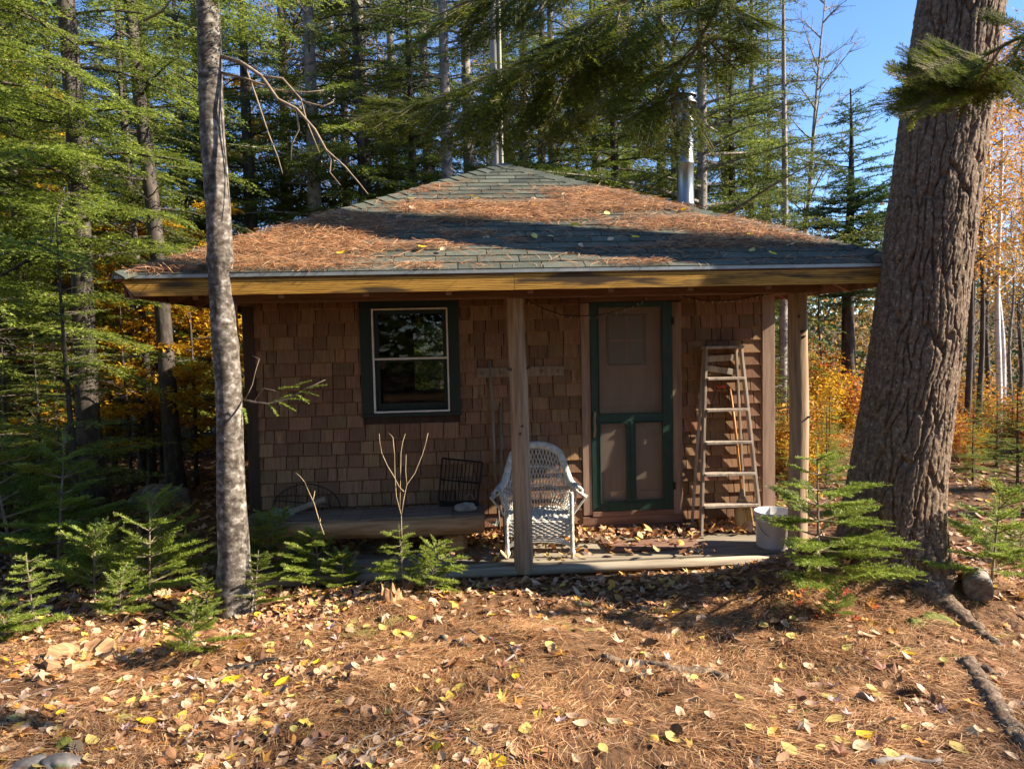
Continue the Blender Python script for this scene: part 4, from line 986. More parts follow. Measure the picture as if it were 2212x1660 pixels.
def pale_tree():
    rg = np.random.default_rng(12)
    g = ground_hit(506, 1318); y = g.y
    root = empty('slender_tree', (g.x, g.y, g.z), 0, 'slender pale mottled trunk standing before the left end of the cabin', 'tree')
    cl = [(506, 1330), (504, 1200), (499, 1000), (490, 800), (478, 600), (466, 400), (456, 200), (447, 0), (443, -150)]; wd = [92, 68, 57, 53, 51, 51, 49, 46, 42]
    C_ = [at(a, c_, y)-g for a, c_ in cl]; n = 40; ms = 260
    zs = np.array([p.z for p in C_]); xs = np.array([p.x for p in C_]); ws_ = np.array([q*y/FPX/2 for q in wd])
    z = np.linspace(-.1, 4.9, ms); th = np.linspace(0, 2*np.pi, n, endpoint=False); TH, Z = np.meshgrid(th, z)
    cx = np.interp(Z, zs, xs)+.006*np.sin(Z*5); rr = np.interp(Z, zs, ws_)
    rr = rr*(1+.05*(fbm(TH*3, Z*6, 4)-.47)+.05*(fbm(TH*9, Z*22, 8, 3)-.45))+.012*np.exp(-((Z-2.50)/.03)**2)+.008*np.exp(-((Z-1.9)/.04)**2)
    V = np.stack([cx+rr*np.cos(TH), rr*np.sin(TH), Z], -1).reshape(-1, 3); idx = np.arange(n*ms).reshape(ms, n)
    F_ = np.stack([idx[:-1], np.roll(idx, -1, 1)[:-1], np.roll(idx, -1, 1)[1:], idx[1:]], -1).reshape(-1, 4)
    link('trunk', poly_mesh('trunk', V, F_, MT['bark_pale'], True), root)
    mb = MB(); mb.tube([(float(np.interp(q, zs, xs)), 0, q) for q in (4.85, 7)]+[(float(xs[-1])-.1, 0, 10)], [.068, .05, .012], 12); mb.build('upper_trunk', MT['bark_pale'], root, True)
    def limb(nm, pts, r_, depth=0):
        mb = MB(); mb.tube([at(a, c_, y+d)-g for a, c_, d in pts], list(np.linspace(r_, .003, len(pts))), 7); return mb.build(nm, MT['greywood'], root, True)
    # the long drooping dead branch and its forks
    limb('dead_branch', [(468, 120, 0), (520, 135, -.05), (565, 165, -.1), (600, 215, -.12), (640, 235, -.15), (680, 280, -.18), (705, 325, -.2), (745, 360, -.2), (775, 395, -.2), (795, 420, -.2)], .015)
    limb('dead_branch', [(470, 155, 0), (530, 170, -.05), (600, 195, -.1), (660, 200, -.1), (700, 195, -.1)], .009)
    limb('dead_branch', [(560, 165, -.1), (610, 170, -.1), (650, 215, -.1), (662, 262, -.1), (690, 330, -.15)], .010)
    limb('dead_branch', [(640, 235, -.15), (645, 280, -.15), (630, 310, -.15), (628, 345, -.15)], .007)
    limb('dead_branch', [(530, 145, -.05), (555, 215, -.05), (580, 290, -.05), (600, 340, -.05), (610, 375, -.05)], .007)
    limb('dead_branch', [(705, 325, -.2), (715, 345, -.2), (712, 372, -.2), (735, 400, -.2)], .006)
    limb('dead_branch', [(640, 215, -.1), (675, 225, -.1), (700, 230, -.1), (720, 220, -.1)], .006)
    limb('dead_branch', [(310, 45, .1), (350, 25, .05), (370, 0, 0), (440, 0, 0)], .010)
    # living low fir sprig on the right side
    up = np.array([0, 0, 1.0]); rgl = np.random.default_rng(5)
    sp = MB(); path = [(525, 862, 0), (548, 868, -.1), (580, 872, -.2), (620, 862, -.25), (660, 840, -.3), (702, 820, -.35)]
    Pp = [at(a, c_, y+d)-g for a, c_, d in path]; sp.tube(Pp, [.008, .007, .006, .005, .003, .002], 6)
    sp.tube([at(a, c_, y+d)-g for a, c_, d in ((548, 868, -.1), (570, 838, -.12), (600, 845, -.15))], [.004, .003, .002], 5)
    sp.tube([at(a, c_, y+d)-g for a, c_, d in ((530, 862, 0), (545, 830, 0), (552, 800, 0), (560, 775, 0), (545, 768, 0))], [.004, .003, .003, .002, .001], 5)
    sp.build('sprig_stem', MT['twig'], root, True)
    B = []; T = []; Ln = []
    for (a, c_, d, dx, dy, l) in ((600, 868, -.2, 1, .3, .14), (590, 870, -.2, 1, -.6, .15), (620, 862, -.25, 1, -.1, .16), (640, 852, -.27, 1, .5, .10), (660, 840, -.3, 1, -.35, .16), (600, 840, -.15, 1, -.25, .16), (635, 835, -.2, 1, -.5, .14), (580, 870, -.2, .5, .5, .10), (645, 845, -.3, 1, .05, .14), (525, 880, 0, .3, .8, .10)):
        B.append(at(a, c_, y+d)-g); v = CR*dx+CU*(-dy)+Vector((0, -.2, 0)); T.append(v.normalized()); Ln.append(l)
    link('sprig', tri_mesh('sprig', needles_on_twigs(rgl, np.array(B), np.array(T), np.array(Ln), .0012, .022, .0048, flat=.5), MT['sapling']), root)
    nb = 16; zz = rg.uniform(3.9, 5.6, nb); az = rg.uniform(0, 6.28, nb); D = np.stack([np.cos(az), np.sin(az), 0*az], 1); L = rg.uniform(.5, 1.1, nb)
    B, T, Ln = spray_branches(rg, np.stack([np.interp(zz, zs, xs), 0*zz, zz], 1), D, L, rg.uniform(.1, .3, nb), rg.uniform(.05, .3, nb), .06, .38, .85)
    nb2 = 30; z2 = rg.uniform(5.6, 9.6, nb2); a2 = rg.uniform(0, 6.28, nb2); D2 = np.stack([np.cos(a2), np.sin(a2), 0*a2], 1); L2 = (10.2-z2)*.25
    B2, T2, Ln2 = spray_branches(rg, np.stack([0*z2+xs[-1], 0*z2, z2], 1), D2, L2, rg.uniform(.1, .3, nb2), rg.uniform(.05, .3, nb2), .09, .36, .85)
    link('crown', tri_mesh('crown', np.concatenate([needles_on_twigs(rg, B, T, Ln, .008, .032, .010), needles_on_twigs(rg, B2, T2, Ln2, .03, .04, .011)]), MT['hemlock']), root)
pale_tree()

# ---------------------------------------------------------------- woods
spruceA = conifer('sA', 21, 15, 2.4, 2.2, 135, .15, bark='bark_grey', droop=(.1, .3))
spruceB = conifer('sB', 22, 13, 1.6, 2.0, 125, .12, dead=22, bark='bark_grey')
spruceC = conifer('sC', 23, 16, 3.4, 2.3, 120, .16, dead=30, bark='bark_grey')
hemA = conifer('hA', 24, 11, 1.6, 2.4, 130, .15, twig_sp=.075, nsp=.020, nl=.048, nw=.018, droop=(.2, .5), rise=(0, .3), mat='hemlock', tfrac=.42)
hemB = conifer('hB', 25, 9, .8, 2.0, 120, .10, twig_sp=.075, nsp=.020, nl=.048, nw=.018, droop=(.2, .5), rise=(0, .3), mat='hemlock', tfrac=.42)
firU = conifer('fU', 26, 4.2, .25, 1.25, 85, .05, twig_sp=.055, nsp=.015, nl=.038, nw=.013, droop=(.0, .2), rise=(0, .35), mat='hemlock', tfrac=.40, dead=0)
beechA = hardwood('bA', 31, 5.2, .05, 'bark_dark', 'yellowleaf', 6000, .125, spread=.75, first=.12, nl1=18, layer=.18, upness=.12, leafspread=.13)
beechB = hardwood('bB', 32, 7.5, .07, 'bark_dark', 'yellowleaf', 4200, .105, spread=.6, first=.2, nl1=18, layer=.22, upness=.2, leafspread=.16)
birchA = hardwood('biA', 33, 9, .07, 'bark_birch', 'orangeleaf', 3600, .075, spread=.42, first=.35, nl1=20, layer=.9, upness=1.0, leafspread=.2)
birchB = hardwood('biB', 34, 11, .08, 'bark_dark', 'orangeleaf', 4200, .085, spread=.42, first=.25, nl1=22, layer=.9, upness=.9, leafspread=.22)
bareA = hardwood('baA', 35, 10, .08, 'bark_grey', None, 0, 0, spread=.55, first=.25, nl1=24, layer=.9, upness=.9, sub=8)
pineM = conifer('pM', 36, 7.0, 2.6, 2.0, 120, .17, twig_sp=.10, nsp=.022, nl=.095, nw=.026, droop=(-.1, .1), rise=(0, .25), mat='pineneedle', tfrac=.40, dead=6, shape=.6)
spruceD = conifer('sD', 37, 12, 1.2, 2.3, 120, .16, twig_sp=.10, nsp=.03, nl=.06, nw=.022, droop=(.05, .25), rise=(0, .2), dead=8)

# dark trunks among the firs to the left
def trunk_at(name, px, py, y, meshes, label, cat='tree', group=None, rz=0, s=1.0, tilt=(0, 0)):
    x, yy_ = pxy(px, py, y); return tree(name, meshes, x, yy_, label, cat, group, rz, s, tilt=tilt)
bigdark = conifer('bd', 41, 14, 2.6, 2.3, 110, .135, twig_sp=.07, nsp=.018, nl=.044, nw=.016, droop=(.25, .5), rise=(.0, .3), mat='hemlock', dead=16, tfrac=.42)
trunk_at('hemlock_tree', 205, 1080, 8.6, bigdark, 'thick dark trunk of a hemlock left of the cabin', rz=.6)
trunk_at('spruce_tree', 385, 1060, 9.3, conifer('bd2', 42, 13, 3.6, 1.5, 70, .11, dead=16), 'dark straight trunk just left of the eave corner', tilt=(0, R(-2.5)))
trunk_at('spruce_tree', 333, 1055, 10.0, conifer('bd3', 43, 9, 3.2, 1.1, 55, .055, dead=10), 'thin dark leaning trunk between two thicker trunks', tilt=(0, R(-1.5)))
trunk_at('spruce_tree', 311, 1050, 10.6, hemB, 'thinnest dark stem beside the leaning trunk', s=.75)
G1 = 'conifers in the woods left of the cabin'
LF1 = ['drooping conifer cut off by the left edge', 'slim hemlock at the left behind the edge conifer', 'tall spruce trunk far back near the left edge', 'knee-high branchy fir near the thick dark hemlock trunk', 'feathery hemlock behind the thick dark hemlock trunk', 'spruce far behind the thin leaning trunk', 'bushy hemlock just left of the pale trunk', 'tall spruce above the left eave corner', 'distant spruce deep in the woods at the left edge', 'spruce beyond the left picture edge', 'far spruce between edge and thick dark hemlock trunk', 'hemlock rising behind the pale trunk and left eave', 'furthest tall hemlock left of the cabin', 'spruce above the left roof slope nearest the eave', 'hemlock filling the gap at the upper left edge']
for i, (px, y, ms_, rz, s) in enumerate(((-40, 7.6, hemA, .3, 1.0), (60, 10.5, hemB, 1.9, 1.0), (95, 13.5, spruceA, .4, .9), (150, 6.9, firU, .5, .75), (150, 12.6, hemA, 2.2, .9), (300, 14.5, spruceB, 3.1, 1.0), (420, 13.0, hemB, 4.0, 1.05), (480, 15.5, spruceC, .8, .9), (10, 15.0, spruceC, 2.5, 1.0), (-120, 9.8, spruceB, .2, 1.0), (200, 17.0, spruceA, 5.0, 1.0), (560, 13.5, hemA, 1.0, 1.0), (350, 18.0, hemA, 2.0, 1.2), (640, 16.5, spruceA, 1.4, 1.0), (-60, 12.0, hemB, 5.2, 1.2))):
    x, yy_ = pxy(px, 900, y); tree('conifer_tree', ms_, x, yy_, LF1[i], 'tree', G1, rz, s)
for i, (px, y, rz, s) in enumerate(((-20, 6.6, 1, .42), (90, 7.4, 2, .5), (20, 8.6, 3, .7), (130, 9.2, 4, .6))):
    x, yy_ = pxy(px, 1050, y); tree('young_fir', firU, x, yy_, ['shaded young fir cut by the left edge', 'shaded young fir second from the left edge', 'bigger shaded young fir deeper at the left edge', 'shaded young fir beside the thick hemlock trunk'][i], 'young tree', 'shaded young firs left of the cabin', rz, s)
for i, (px, y, ms_, s) in enumerate(((280, 9.7, beechA, .55), (425, 10.0, beechA, .62), (250, 10.9, beechA, .70), (350, 10.9, beechA, .72), (470, 11.5, beechA, .80), (110, 12.0, beechB, .85), (-30, 12.0, beechB, .9))):
    x, yy_ = pxy(px, 1000, y); tree('beech_tree', ms_, x, yy_, ['golden beech between the thick hemlock and the thin trunks', 'golden beech in front, just left of the pale trunk', 'golden beech right behind the thick hemlock trunk', 'golden beech between the thin leaning trunk and its thicker neighbour', 'taller golden beech under the left eave', 'golden beech left of the thick hemlock trunk', 'golden beech at the left picture edge'][i], 'tree', 'golden beeches left of the cabin', i*1.3, s)
# behind the cabin
trunk_at('spruce_tree', 975, 700, 12.5, conifer('bc1', 44, 14, 5.2, 1.7, 80, .125, bark='bark_grey', dead=34), 'grey-barked spruce trunk directly left of the utility pole', rz=1)
trunk_at('spruce_tree', 932, 700, 15.5, spruceC, 'slimmer spruce further back left of the roof peak', rz=2, s=.95)
trunk_at('spruce_tree', 1432, 700, 14.5, conifer('bc2', 45, 15, 5.5, 1.9, 75, .12, bark='bark_grey', dead=34), 'pale-trunked spruce just left of the steel chimney', rz=3)
trunk_at('spruce_tree', 1518, 700, 12.2, conifer('bc3', 46, 14, 2.6, 3.3, 130, .11, bark='bark_grey', dead=20, droop=(.0, .22)), 'spruce with long level boughs right of the steel chimney', rz=.4)
trunk_at('birch_tree', 735, 700, 16.5, birchA, 'pale birch trunk above the left roof hip', rz=1.5, s=1.2)
trunk_at('white_pine', 1833, 800, 15.5, pineM, 'light green pine with dark trunk left of the big pine trunk', rz=2.1, s=1.0)
trunk_at('dead_tree', 1693, 900, 11.5, conifer('bc5', 48, 8.5, 6.8, .5, 16, .075, bark='bark_grey', dead=70), 'bare pale dead trunk bristling with twigs beside the porch post', rz=.2)
trunk_at('bare_tree', 1700, 700, 17.0, bareA, 'leafless hardwood with fine branches against the blue sky', rz=.7, s=1.05, tilt=(0, R(10)))
trunk_at('bare_tree', 1600, 700, 20.0, bareA, 'leafless hardwood behind the right roof hip', rz=3.7, s=1.2, tilt=(0, R(6)))
G2 = 'conifers rising behind the cabin roof'
LF2 = ['spruce rising behind the left roof hip', 'full spruce above the middle of the left roof hip', 'spruce between the pale birch and the grey-barked trunk', 'spruce close behind the utility pole on its left', 'spruce just right of the utility pole', 'far spruce above the right half of the roof peak', 'drooping hemlock above the right roof slope', 'spruce second left of the steel chimney', 'spruce directly behind the steel chimney', 'spruce at the right of the long level boughs', 'slim spruce over the right roof hip end', 'tall far hemlock behind the roof peak', 'tall far hemlock left of the roof peak', 'far spruce behind the pale birch', 'far spruce thinning out against the open sky']
for i, (px, y, ms_, rz, s) in enumerate(((690, 12.8, spruceA, 1.1, 1.0), (800, 14.0, spruceB, .2, 1.15), (860, 17.0, spruceA, 2, 1.0), (1020, 17.5, spruceC, 1, 1.05), (1140, 15.5, spruceB, 2.7, 1.1), (1200, 18.5, spruceA, 3.7, 1.0), (1290, 16.5, hemA, 2.2, 1.05), (1360, 18.0, spruceC, 5, 1.0), (1460, 19.5, spruceA, .5, 1.0), (1570, 17.5, spruceB, 1.5, 1.0), (1625, 14.8, spruceB, 4, .9), (1100, 21, hemA, 3, 1.3), (900, 21, hemA, 4, 1.3), (760, 19, spruceC, 5.5, 1.0), (1660, 22, spruceA, .5, .85))):
    x, yy_ = pxy(px, 700, y); tree('conifer_tree', ms_, x, yy_, LF2[i], 'tree', G2, rz, s)
for i, (px, y, ms_, s) in enumerate(((830, 22, birchB, 1.1), (1060, 24, birchB, 1.1), (1330, 22, birchB, .95), (1250, 25, birchB, 1.1), (640, 23, birchB, 1.2), (560, 20, beechB, 1.2))):
    x, yy_ = pxy(px, 700, y); tree('autumn_tree', ms_, x, yy_, ['orange tree above the left roof slope', 'orange tree behind the utility pole', 'orange tree above the right roof slope', 'furthest orange tree above the right roof slope', 'tall orange tree over the left eave', 'yellow beech over the left eave'][i], 'tree', 'autumn trees behind the roof', i*1.1, s)
# right-hand side
trunk_at('birch_tree', 2150, 1020, 13.0, birchA, 'white birch with pale peeling trunk at the far right', rz=.4, s=.78)
trunk_at('birch_tree', 2172, 960, 13.6, birchA, 'second white birch leaning just right of its twin', rz=2.4, s=.80, tilt=(0, R(4)))
trunk_at('autumn_tree', 2088, 1000, 11.5, hardwood('au1', 51, 5.2, .055, 'bark_dark', 'orangeleaf', 1500, .07, spread=.4, first=.45, nl1=14, layer=.9, upness=.9), 'dark-stemmed orange tree right against the big pine edge', rz=1)
trunk_at('autumn_tree', 2112, 1010, 12.5, hardwood('au2', 52, 5.6, .05, 'bark_dark', 'orangeleaf', 1600, .07, spread=.4, first=.4, nl1=14, layer=.9, upness=.9), 'dark slim stem between big pine and white birches', rz=2)
for i, (px, y, ms_, s) in enumerate(((2230, 15.0, birchB, .75), (2130, 18.0, birchB, .72), (2200, 21.0, birchB, .75), (2060, 20, birchB, .62), (2260, 12, birchA, .7), (1900, 24, birchB, .55), (2020, 27, birchB, .6))):
    x, yy_ = pxy(px, 900, y); tree('autumn_tree', ms_, x, yy_, ['orange tree at the right edge behind the white birches', 'orange tree directly left of the white birches', 'far orange tree between the white birches', "far orange tree showing along the big pine's right edge", 'nearest orange birch cut by the right edge', 'far orange tree seen left of the big pine', 'furthest orange tree behind the big pine trunk'][i], 'tree', 'autumn trees on the right-hand slope', i*.9, s)
for i, (px, y, ms_, s) in enumerate(((2050, 16, bareA, .5), (2180, 17, bareA, .55), (2100, 14, bareA, .45), (1770, 16, bareA, .45), (2240, 18, bareA, .6))):
    x, yy_ = pxy(px, 900, y); tree('bare_sapling', ms_, x, yy_, ['leafless sapling just right of the big pine', 'leafless sapling among the white birches', 'shortest leafless sapling close to the big pine edge', 'leafless sapling left of the big pine behind the golden shrub', 'leafless sapling at the right edge'][i], 'tree', 'leafless saplings on the right-hand slope', i*1.7, s)
bushR = bush(61, .9, 1.5, 2600, .085, 'redleaf'); bushY = bush(62, .9, 1.7, 2600, .085, 'yellowleaf'); bushO = bush(63, .8, 1.2, 1800, .08, 'orangeleaf')
for px, py, y, ms_, s, lb in ((1760, 1000, 11.5, bushY, .7, 'golden shrub between the porch post and the big pine'), (1720, 940, 13.0, bushR, 1.0, 'russet red shrub behind the porch post'), (1800, 930, 13.5, bushR, .9, 'red and orange shrub left of the big pine trunk'), (1685, 1020, 10.2, bushO, .8, 'small orange shrub beside the cabin corner'), (2110, 1020, 13.5, bushO, .9, 'orange shrub at the foot of the white birches'), (2200, 1000, 11.0, bushR, .6, 'low russet shrub at the right edge'), (2070, 1060, 10.5, bushR, .45, 'low russet undergrowth against the big pine base')):
    x, yy_ = pxy(px, py, y); tree('shrub', ms_, x, yy_, lb, 'shrub', None, px*.01, s, parts=('stem', 'foliage'))
for i, (px, y, s, lb) in enumerate(((1670, 8.9, .36, 'small dark fir behind the cabin corner'), (1700, 10.6, .42, 'young fir between cabin corner and porch post'), (1790, 9.6, .30, 'young fir left of the big pine base'), (2100, 9.2, .26, 'dark little fir right of the big pine'), (2195, 8.5, .34, 'dark fir at the right edge behind the bright sapling'))):
    x, yy_ = pxy(px, 1050, y); tree('young_fir', firU, x, yy_, lb, 'young tree', None, i*1.3, s)
# unseen trees outside the frame, the tall ones added to dapple roof and ground
tallS = conifer('tS', 39, 11.5, 6.3, 1.3, 36, .14, twig_sp=.11, nsp=.04, bark='bark_grey', dead=3)
tallD = conifer('tD', 40, 14.5, 8.6, 2.2, 34, .15, twig_sp=.11, nsp=.04, bark='bark_grey', dead=2)
tallE = conifer('tE', 49, 12.0, 6.4, 2.3, 30, .14, twig_sp=.12, nsp=.04, bark='bark_grey', dead=2)
tallR = conifer('tR', 38, 15.5, 9.8, 2.0, 26, .17, twig_sp=.13, nsp=.04, bark='bark_grey', dead=6)
for x, y, ms_, rz, s in ((12.5, 6.7, tallR, 1, 1.0), (16.0, 7.4, tallR, 2, 1.12), (26, 12, spruceB, 3, 1.1), (30, 9, hemA, .4, 1.2), (10.2, .35, tallS, 2, 1.0), (14.5, .75, tallD, 1.2, 1.0), (12.6, -.35, tallE, 4.0, 1.0), (18.5, -.3, tallE, 2.4, 1.35)):
    tree('conifer_tree', ms_, x, y, 'unseen conifer added out of frame on the sunny right side', 'tree', 'unseen conifers right of the clearing', rz, s)
# woods behind the viewpoint
for i, (x, y) in enumerate(((-9, -3), (-6.5, -6), (-4, -4.5), (-1.8, -7), (.6, -5), (3, -8), (5.5, -6), (-11, -8), (-7, -11), (-2.5, -11), (2, -12), (-12, 2.0))):
    tree('conifer_tree', (spruceA, spruceB, hemA, hemB)[i % 4], x, y, 'conifer in the woods behind the viewpoint', 'tree', 'conifers behind the viewpoint', i*1.3, 1.0)
# more crowns filling the gaps behind the roof
LF8 = ['hemlock filling the gap left of the pale birch', 'hemlock filling the gap right of the pale birch', 'low hemlock behind the left slope of the roof peak', 'low hemlock behind the right slope of the roof peak', 'hemlock between roof peak and steel chimney', 'hemlock close right of the steel chimney', 'hemlock over the right roof hip', 'far hemlock over the left eave corner', 'far hemlock at the upper left edge']
for i, (px, y, ms_, s) in enumerate(((690, 14.8, hemB, 1.2), (790, 12.9, hemB, 1.15), (900, 13.6, hemB, 1.1), (1180, 13.2, hemB, 1.15), (1330, 13.8, hemB, 1.2), (1580, 13.4, hemB, 1.0), (1650, 16.5, hemB, .85), (450, 16.5, hemA, 1.2), (60, 17.5, hemA, 1.3))):
    x, yy_ = pxy(px, 700, y); tree('hemlock_tree', ms_, x, yy_, LF8[i], 'tree', 'hemlocks filling the woods', i*1.9, s)
# low undergrowth on the right-hand slope
rgu = np.random.default_rng(15)
for i in range(26):
    px = rgu.uniform(1690, 1830) if i % 3 == 0 else rgu.uniform(2040, 2300); y = rgu.uniform(8.6, 14.5)
    x, yy_ = pxy(px, 1000, y); tree('undergrowth_shrub', (bushR, bushO, bushO, bushY)[i % 4], x, yy_, 'low clump of russet undergrowth on the right-hand slope', 'shrub', 'undergrowth on the right-hand slope', i*.8, rgu.uniform(.22, .42), parts=('stem', 'foliage'))
for i in range(8):
    px = rgu.uniform(1690, 1800) if i % 2 else rgu.uniform(2060, 2260); y = rgu.uniform(9, 13)
    x, yy_ = pxy(px, 1000, y); tree('young_fir', firU, x, yy_, 'low green fir in the undergrowth of the right-hand slope', 'young tree', 'little firs on the right-hand slope', i*1.1, rgu.uniform(.18, .34))
# far woods as one mass
def far_woods(name, x0, x1, y0, y1, h, n, size, mat, seed, zb):
    rg = np.random.default_rng(seed); x = rg.uniform(x0, x1, n); y = rg.uniform(y0, y1, n)
    top = h*(.55+.6*vnoise(x*.35, y*.35, seed)); z = gz(x, y)+top*rg.random(n)**.8+zb
    N = nrm(rg.normal(0, 1, (n, 3))+np.array([.4, -.4, .5]))
    o = link(name, leaf_mesh(name, leaf_cards(rg, np.stack([x, y, z], 1), N, size, .8), MT[mat])); o['kind'] = 'stuff'; return o
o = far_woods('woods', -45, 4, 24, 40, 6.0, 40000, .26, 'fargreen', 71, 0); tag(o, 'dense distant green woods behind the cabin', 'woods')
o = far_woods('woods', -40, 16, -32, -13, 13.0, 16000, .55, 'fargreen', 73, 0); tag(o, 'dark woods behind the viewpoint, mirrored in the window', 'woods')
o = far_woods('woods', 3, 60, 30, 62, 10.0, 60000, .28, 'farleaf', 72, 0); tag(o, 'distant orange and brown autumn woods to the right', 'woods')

# ---------------------------------------------------------------- fir saplings
def sapling(seed, h, r, nwh, per=5, nsp=.0022, nl=.022, nw=.0052, up0=.45):
    rg = np.random.default_rng(seed); mb = MB(); up = np.array([0, 0, 1.0])
    lean = rg.normal(0, .08, 2); lop = rg.uniform(0, 6.28); stem = lambda q: np.array([lean[0]*q, lean[1]*q, q])
    mb.tube([stem(q) for q in np.linspace(-.04, h, 7)], list(np.linspace(.007*h/.6+.0025, .0018, 7)), 7)
    Bs, Ts, Ls = [], [], []
    for k in range(nwh):
        q = h*(.14+.74*k/(nwh-1)); n = per+rg.integers(-1, 2)
        for i in range(n):
            a = 6.283*i/n+k*.7+rg.normal(0, .35)
            if rg.random() < .2: continue
            l = (1+.25*math.cos(a-lop))*r*(1.02-q/h)**.6*rg.uniform(.65, 1.15)+.03
            d = nrm(np.array([math.cos(a), math.sin(a), up0*(.35+.75*q/h)*rg.uniform(.5, 1.3)])); p = stem(q)
            mb.tube([p, p+d*l*.5-up*.01*l, p+d*l], [.0042*h/.6+.001, .0028, .0014], 4, False)
            Bs.append(p+d*l*.12); Ts.append(d); Ls.append(l*.9)
            side = nrm(np.cross(d, up)); nt = max(2, int(l/.038))
            for j in range(nt):
                t = .25+.65*(j+rg.random()*.4)/nt
                for sg in (-1, 1):
                    if rg.random() < .12: continue
                    T = nrm(d*.75+side*sg*.66+up*rg.normal(0, .08)); ln = l*.42*(1.1-t)*rg.uniform(.7, 1.2)+.012
                    Bs.append(p+d*l*t); Ts.append(T); Ls.append(ln)
                    if ln > .07:
                        for s2 in (-1, 1):
                            S2 = nrm(np.cross(T, up)); Bs.append(p+d*l*t+T*ln*.5); Ts.append(nrm(T*.75+S2*s2*.65)); Ls.append(ln*.42)
    Bs.append(stem(h*.82)); Ts.append(up); Ls.append(h*.18)
    return mb.mesh('stem', MT['twig'], True), tri_mesh('needles', needles_on_twigs(rg, np.array(Bs), np.array(Ts), np.array(Ls), nsp, nl, nw, flat=.45, curl=.04, spread=(.8, 1.25)), MT['sapling'])
sapA = sapling(81, .62, .40, 7, 6, up0=.9); sapB = sapling(82, .46, .33, 7, 6, up0=.7); sapC = sapling(83, .85, .40, 8, 5, up0=.5); sapD = sapling(84, .34, .27, 6, 5, up0=.7); sapE = sapling(85, 1.15, .55, 8, nsp=.0030, nl=.026, nw=.0062)
sapF = sapling(86, 1.02, .62, 8, 5, up0=.35); sapG = sapling(87, .44, .36, 6, 6, up0=1.0); sapH = sapling(88, .55, .30, 7, 5, up0=.3)
def sap(px, py, ms_, s, rz, lb, tilt=(0, 0), dz=0):
    g = ground_hit(px, py)
    return tree('fir_sapling', ms_, g.x, g.y, lb, 'sapling', 'fir saplings round the clearing', rz, s, z=g.z+dz, parts=('stem', 'needles'), tilt=tilt)
sap(322, 1290, sapA, 1.30, .3, 'bright fir sapling with raised boughs left of the pale trunk')
sap(205, 1300, sapG, 1.25, 1.2, 'low fir sapling close left of the bright one')
sap(125, 1255, sapE, 1.10, 2.1, 'tall shaded fir sapling near the left edge')
sap(35, 1235, sapE, 1.2, 4.0, 'shaded fir sapling cut by the left edge of the picture')
sap(75, 1360, sapH, 1.0, .9, 'slim fir sapling in front at the left edge')
sap(10, 1385, sapD, .85, 5, 'tiny fir sapling in the left corner')
sap(258, 1335, sapD, 1.0, 2.6, 'tiny fir sapling beside the mossy stump')
sap(400, 1425, sapD, 1.0, 1.7, 'dark little fir sapling in front of the pale trunk', tilt=(.15, .35))
sap(455, 1330, sapB, .6, 3.3, 'small fir sapling touching the pale trunk on its left')
sap(548, 1325, sapC, .52, 2.0, 'small fir sapling at the foot of the pale trunk', tilt=(.1, .3))
sap(572, 1262, sapB, 1.25, .2, 'fir sapling just right of the pale trunk')
sap(690, 1268, sapG, 1.0, 3.1, 'fir sapling in the middle of the row before the bench')
sap(738, 1272, sapD, .9, 4.1, 'small fir sapling between stump and middle sapling')
sap(872, 1288, sapH, .80, 5.0, 'fir sapling growing from the rotten stump', dz=.10)
sap(925, 1282, sapD, 1.2, .5, 'little fir sapling spreading right of the rotten stump', tilt=(0, .35))
sap(1768, 1262, sapF, 1.0, 1.0, 'leggy fir sapling in front of the big pine and bucket', tilt=(0, R(-3)))
sap(1800, 1330, sapD, .55, 2.0, 'tiny fir seedling below the leggy sapling')
sap(2140, 1262, sapA, 1.15, 4.3, 'bright fir sapling at the right edge beyond the roots')
sap(2205, 1215, sapB, .75, 3.3, 'fir sapling half cut off by the right edge')
sap(1705, 1120, sapC, .5, .1, 'small fir sapling beyond the bucket', dz=-.05)

